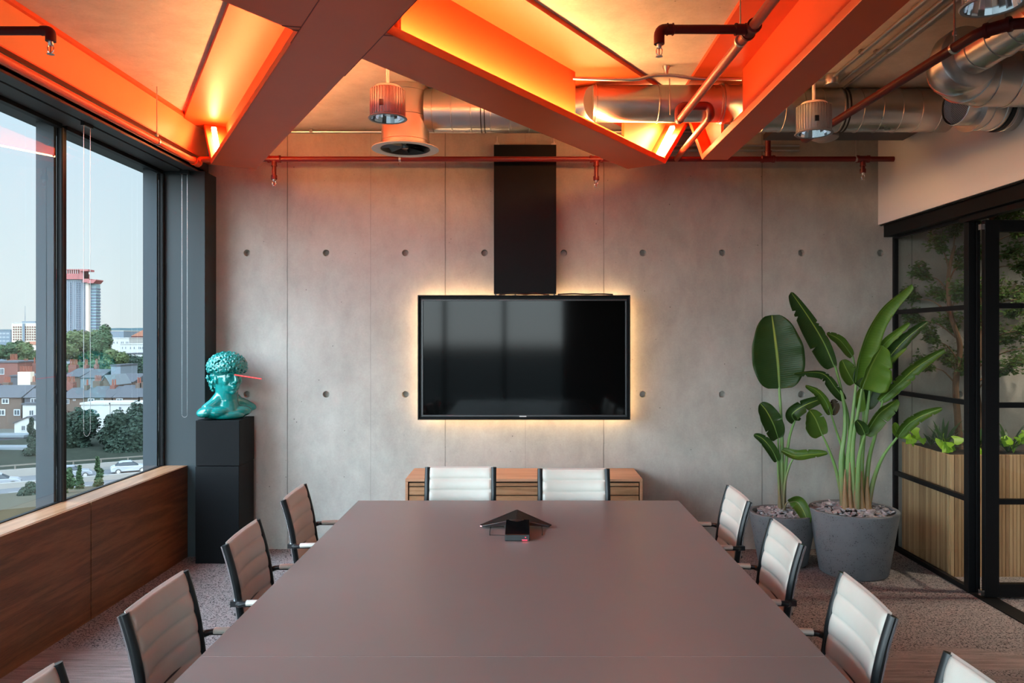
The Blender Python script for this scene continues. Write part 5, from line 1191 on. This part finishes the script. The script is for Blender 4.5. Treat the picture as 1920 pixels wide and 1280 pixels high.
# road, parapet, verge
O = Vector((-53.5, 91, 0)); e1 = Vector((.86, .51, 0)).normalized(); e2 = Vector((-.51, .86, 0)).normalized()
FRD = lambda p: O+e1*p[0]+e2*p[1]+Vector((0, 0, p[2]))
struct(MB().box(-110, 60, -9.4, 4.2, GZ, GZ+.06, FRD).build('road', E['asphalt']))
mb = MB()
for i in range(-36, 20): mb.box(i*3, i*3+1.6, -6.6, -6.48, GZ+.061, GZ+.07, FRD)
mb.box(-110, 60, -9.1, -9.0, GZ+.061, GZ+.07, FRD); struct(mb.build('road_marking', E['white_render']))
t = thing('road_parapet', 'long pale concrete parapet with steel rail along the far side of the road', 'barrier', FRD((0, 4.4, GZ)))
MB().box(-110, 60, 4.2, 4.6, GZ, GZ+.95, FRD).build('wall', E['kerb_concrete'], t)
mb = MB(); mb.box(-110, 60, 4.3, 4.45, GZ+1.35, GZ+1.5, FRD)
for i in range(-36, 20): mb.box(i*3, i*3+.15, 4.3, 4.45, GZ+.95, GZ+1.35, FRD)
mb.build('guard_rail', E['rail_brown'] if 'rail_brown' in E else plain('weathered_rail', (.05, .045, .038), .8, spec=.1), t)
t = thing('road_parapet', 'low concrete kerb barrier between the two carriageways', 'barrier', FRD((0, -3.6, GZ))); MB().box(-110, 60, -3.9, -3.3, GZ+.06, GZ+.65, FRD).build('wall', E['kerb_concrete'], t)
struct(MB().prism([(-110, -9.5, GZ+.02), (-110, -40, GZ+.02), (-110, -40, GZ+4.5), (-110, -22, GZ+2.6)], (170, 0, 0), FRD).build('verge', E['verge_grass']))
def car(pos, ang, mat, label):
    t = thing('car', label, 'car', pos, ang, 'cars on the road below')
    prof = [(-2.05, .30), (-2.1, .62), (-2.0, .86), (-1.45, 1.02), (-1.0, .98), (1.05, .92), (1.75, .82), (2.08, .62), (2.1, .32)]
    mb = MB()
    def loft(pr, w0, w1, z1_, mb):
        a_ = []; b_ = []
        for (x, z) in pr:
            w = w0+(w1-w0)*max(0, min(1, (z-.9)/(z1_-.9))) if z > .9 else w0*(.97 if abs(x) > 1.9 else 1)
            a_.append(mb.bm.verts.new((x, -w, z))); b_.append(mb.bm.verts.new((x, w, z)))
        n = len(pr); mb.bm.faces.new(a_); mb.bm.faces.new(b_[::-1])
        for i in range(n): mb.bm.faces.new((a_[i], b_[i], b_[(i+1) % n], a_[(i+1) % n]))
    loft(prof, .88, .88, 1.2, mb); mb.build('body', mat, t, local=True, bevel=.06)
    mb = MB(); loft([(-1.6, .98), (-1.15, 1.36), (-.7, 1.45), (.15, 1.43), (.95, .96)], .82, .62, 1.45, mb); mb.build('cabin_glass', E['window_dark'], t, local=True, bevel=.04)
    mb = MB(); loft([(-1.2, 1.37), (-.75, 1.47), (.12, 1.46), (.28, 1.40), (.1, 1.40), (-.75, 1.41), (-1.15, 1.33)], .66, .64, 1.45, mb); mb.build('roof', mat, t, local=True)
    for x in (-1.28, 1.32):
        for y in (-.80, .80):
            MB().cyl((x, y-.11, .33), (x, y+.11, .33), .33, 18).build('wheel', M['rubber'], t, local=True)
            MB().cyl((x, y-.125, .33), (x, y+.125, .33), .20, 12).build('hub_cap', M['steel'], t, local=True)
ra = math.atan2(e1.y, e1.x)
car(FRD((-52.2+53.5+0, 0, GZ+.06)) if False else (X(247, 95), 94.5, GZ+.06), ra, E['car_white'], 'white hatchback on the road, right part of the middle pane')
car((X(140, 91.5), 91.0, GZ+.06), ra, E['car_silver'], 'pale car half hidden behind the young conifers')
car((X(3, 86), 85.6, GZ+.06), ra, E['car_silver'], 'silver car at the left edge of the photo')
def tree(label, px, py, Y, rpx, hpx, mat, n, card, seed, name='tree', lobes=9, flat=.75, grp=None, cone=False):
    rn = random.Random(seed); c = Vector((X(px, Y), Y, Z(py, Y))); r = rpx/F*Y; h = hpx/F*Y
    t = thing(name, label, 'tree', (c.x, Y, GZ), group=grp)
    MB().cyl((c.x, Y, GZ), (c.x, Y, c.z), max(.25, r*.07), 7, r*.04).build('trunk', M['bark'], t)
    mb = MB(); L = []
    for i in range(lobes):
        if cone: q = (i+.5)/lobes; L.append((c+Vector((rn.uniform(-.35, .35)*r*(1-q), rn.uniform(-.3, .3)*r, (-1+2*q)*h)), r*(1.05-q)*.62, h/lobes*1.5))
        else: a_ = rn.uniform(0, 6.28); d = rn.uniform(.25, .72); L.append((c+Vector((math.cos(a_)*r*d, math.sin(a_)*r*d*.7, rn.uniform(-.55, .6)*h)), r*rn.uniform(.36, .5), h*rn.uniform(.36, .5)))
    for (lc, lr, lh) in L:
        mb.ell(lc, (lr*.8, lr*.8, lh*.8), 10, 7)
    for v in mb.bm.verts: v.co += Vector((rn.uniform(-1, 1), rn.uniform(-1, 1), rn.uniform(-1, 1)))*card*.35
    for k in range(n):
        lc, lr, lh = rn.choice(L); d = Vector((rn.gauss(0, 1), rn.gauss(0, 1)-.4, rn.gauss(0, 1))).normalized(); p = lc+Vector((d.x*lr, d.y*lr, d.z*lh))*rn.uniform(.8, 1.12)
        s_, u_ = basis((d+Vector((rn.uniform(-.8, .8), rn.uniform(-.8, .8), rn.uniform(-.8, .8)))).normalized()); s_ *= card*rn.uniform(.5, 1.1); u_ *= card*rn.uniform(.3, .8)
        mb.quad(p-s_, p-u_, p+s_, p+u_)
    mb.build('foliage', E[mat], t, recalc=False)
tree('wide olive green tree below the tower block', 150, 652, 250, 44, 36, 'tree_olive', 5000, .55, 1, lobes=14)
tree('rounded dark green tree top in front of the tower side wing', 186, 641, 228, 22, 38, 'tree_green', 3500, .5, 2, lobes=9)
tree('low green trees behind the chimneys, middle pane', 160, 690, 212, 48, 16, 'tree_green', 900, .7, 3, lobes=10)
tree('yellow green tree right of the blind chain', 217, 682, 205, 24, 30, 'tree_olive', 3000, .42, 4, lobes=9)
tree('dark tree mass below the white low building', 250, 690, 226, 34, 26, 'cedar_dark', 3500, .45, 5, lobes=10)
tree('green tree against the right window post', 282, 688, 196, 16, 32, 'tree_green', 700, .7, 6, lobes=7)
tree('row of green trees in the left pane, left half', 14, 665, 262, 30, 22, 'tree_green', 3500, .55, 7, lobes=10)
tree('row of green trees in the left pane, right half', 62, 663, 258, 28, 24, 'tree_olive', 3000, .55, 8, lobes=9)
tree('small dark tree beside the orange roofed house', 30, 644, 350, 14, 7, 'tree_green', 400, .9, 9, lobes=5)
tree('large dark cedar with spreading branches on the right of the middle pane', 246, 818, 110, 50, 58, 'cedar_dark', 11000, .32, 10, 'cedar_tree', 20)
tree('dark cedar behind the blind chain', 142, 826, 111, 36, 56, 'cedar_dark', 9000, .30, 11, 'cedar_tree', 15)
tree('dark cedar between the two larger ones', 198, 842, 124, 30, 40, 'cedar_dark', 6000, .30, 12, 'cedar_tree', 10)
tree('greener shrub tree at the foot of the large cedar', 276, 838, 113, 18, 24, 'tree_green', 1200, .4, 13, lobes=7)
tree('dark conifer left of the middle window post', 60, 830, 104, 22, 44, 'cedar_dark', 5000, .26, 14, 'conifer', 8, cone=True)
tree('young green conifer on the verge before the parked cars', 184, 888, 72, 14, 30, 'tree_green', 900, .2, 15, 'conifer', 8, cone=True)
tree('smaller young conifer left of the other one', 150, 898, 70, 12, 24, 'tree_green', 700, .2, 16, 'conifer', 7, cone=True)
tree('bushy conifer beside the middle window post, low down', 126, 905, 66, 12, 26, 'tree_green', 700, .2, 17, 'conifer', 7)
tree('grey green bush in the lower left pane', 56, 928, 66, 20, 24, 'bush_grey', 4000, .13, 18, 'bush', 9)
tree('grey green bush at the left edge, lower pane', 14, 958, 62, 34, 18, 'bush_grey', 4500, .13, 19, 'bush', 9)
# the same streets going on beyond the left edge of the photograph
rn = random.Random(21)
for i in range(9):
    a_ = -95-i*78
    building('terraced_house', 'brown brick terraced house further along the street, beyond the left edge', 'house', a_, a_+62, 745, 800, 140, ridge=722+rn.uniform(-4, 4), wall=rn.choice(('brown_brick', 'red_brick', 'brown_brick')), wins=((a_+8, a_+20, 746.5, 757), (a_+36, a_+48, 746.5, 757), (a_+8, a_+20, 768, 779), (a_+36, a_+48, 768, 779)), grp='terraced houses beyond the left edge')
    if i % 2 == 0: building('low_building', 'slate roofed house in the streets behind, beyond the left edge', 'building', a_-20, a_+50, 700, 730, 190, 10, rn.choice(('red_brick', 'cream_render')), 'slate_roof', ridge=684, grp='low buildings beyond the left edge')
for i in range(8): tree('green tree among the roofs beyond the left edge', -70-i*95, 662, 262, 40, 24, rn.choice(('tree_green', 'tree_olive')), 1500, .8, 40+i, lobes=9, grp='trees beyond the left edge')
for i in range(5): tree('dark cedar by the road beyond the left edge', -120-i*150, 835, 112-3*i, 40, 44, 'cedar_dark', 2500, .45, 60+i, 'cedar_tree', 12, grp='cedars beyond the left edge')
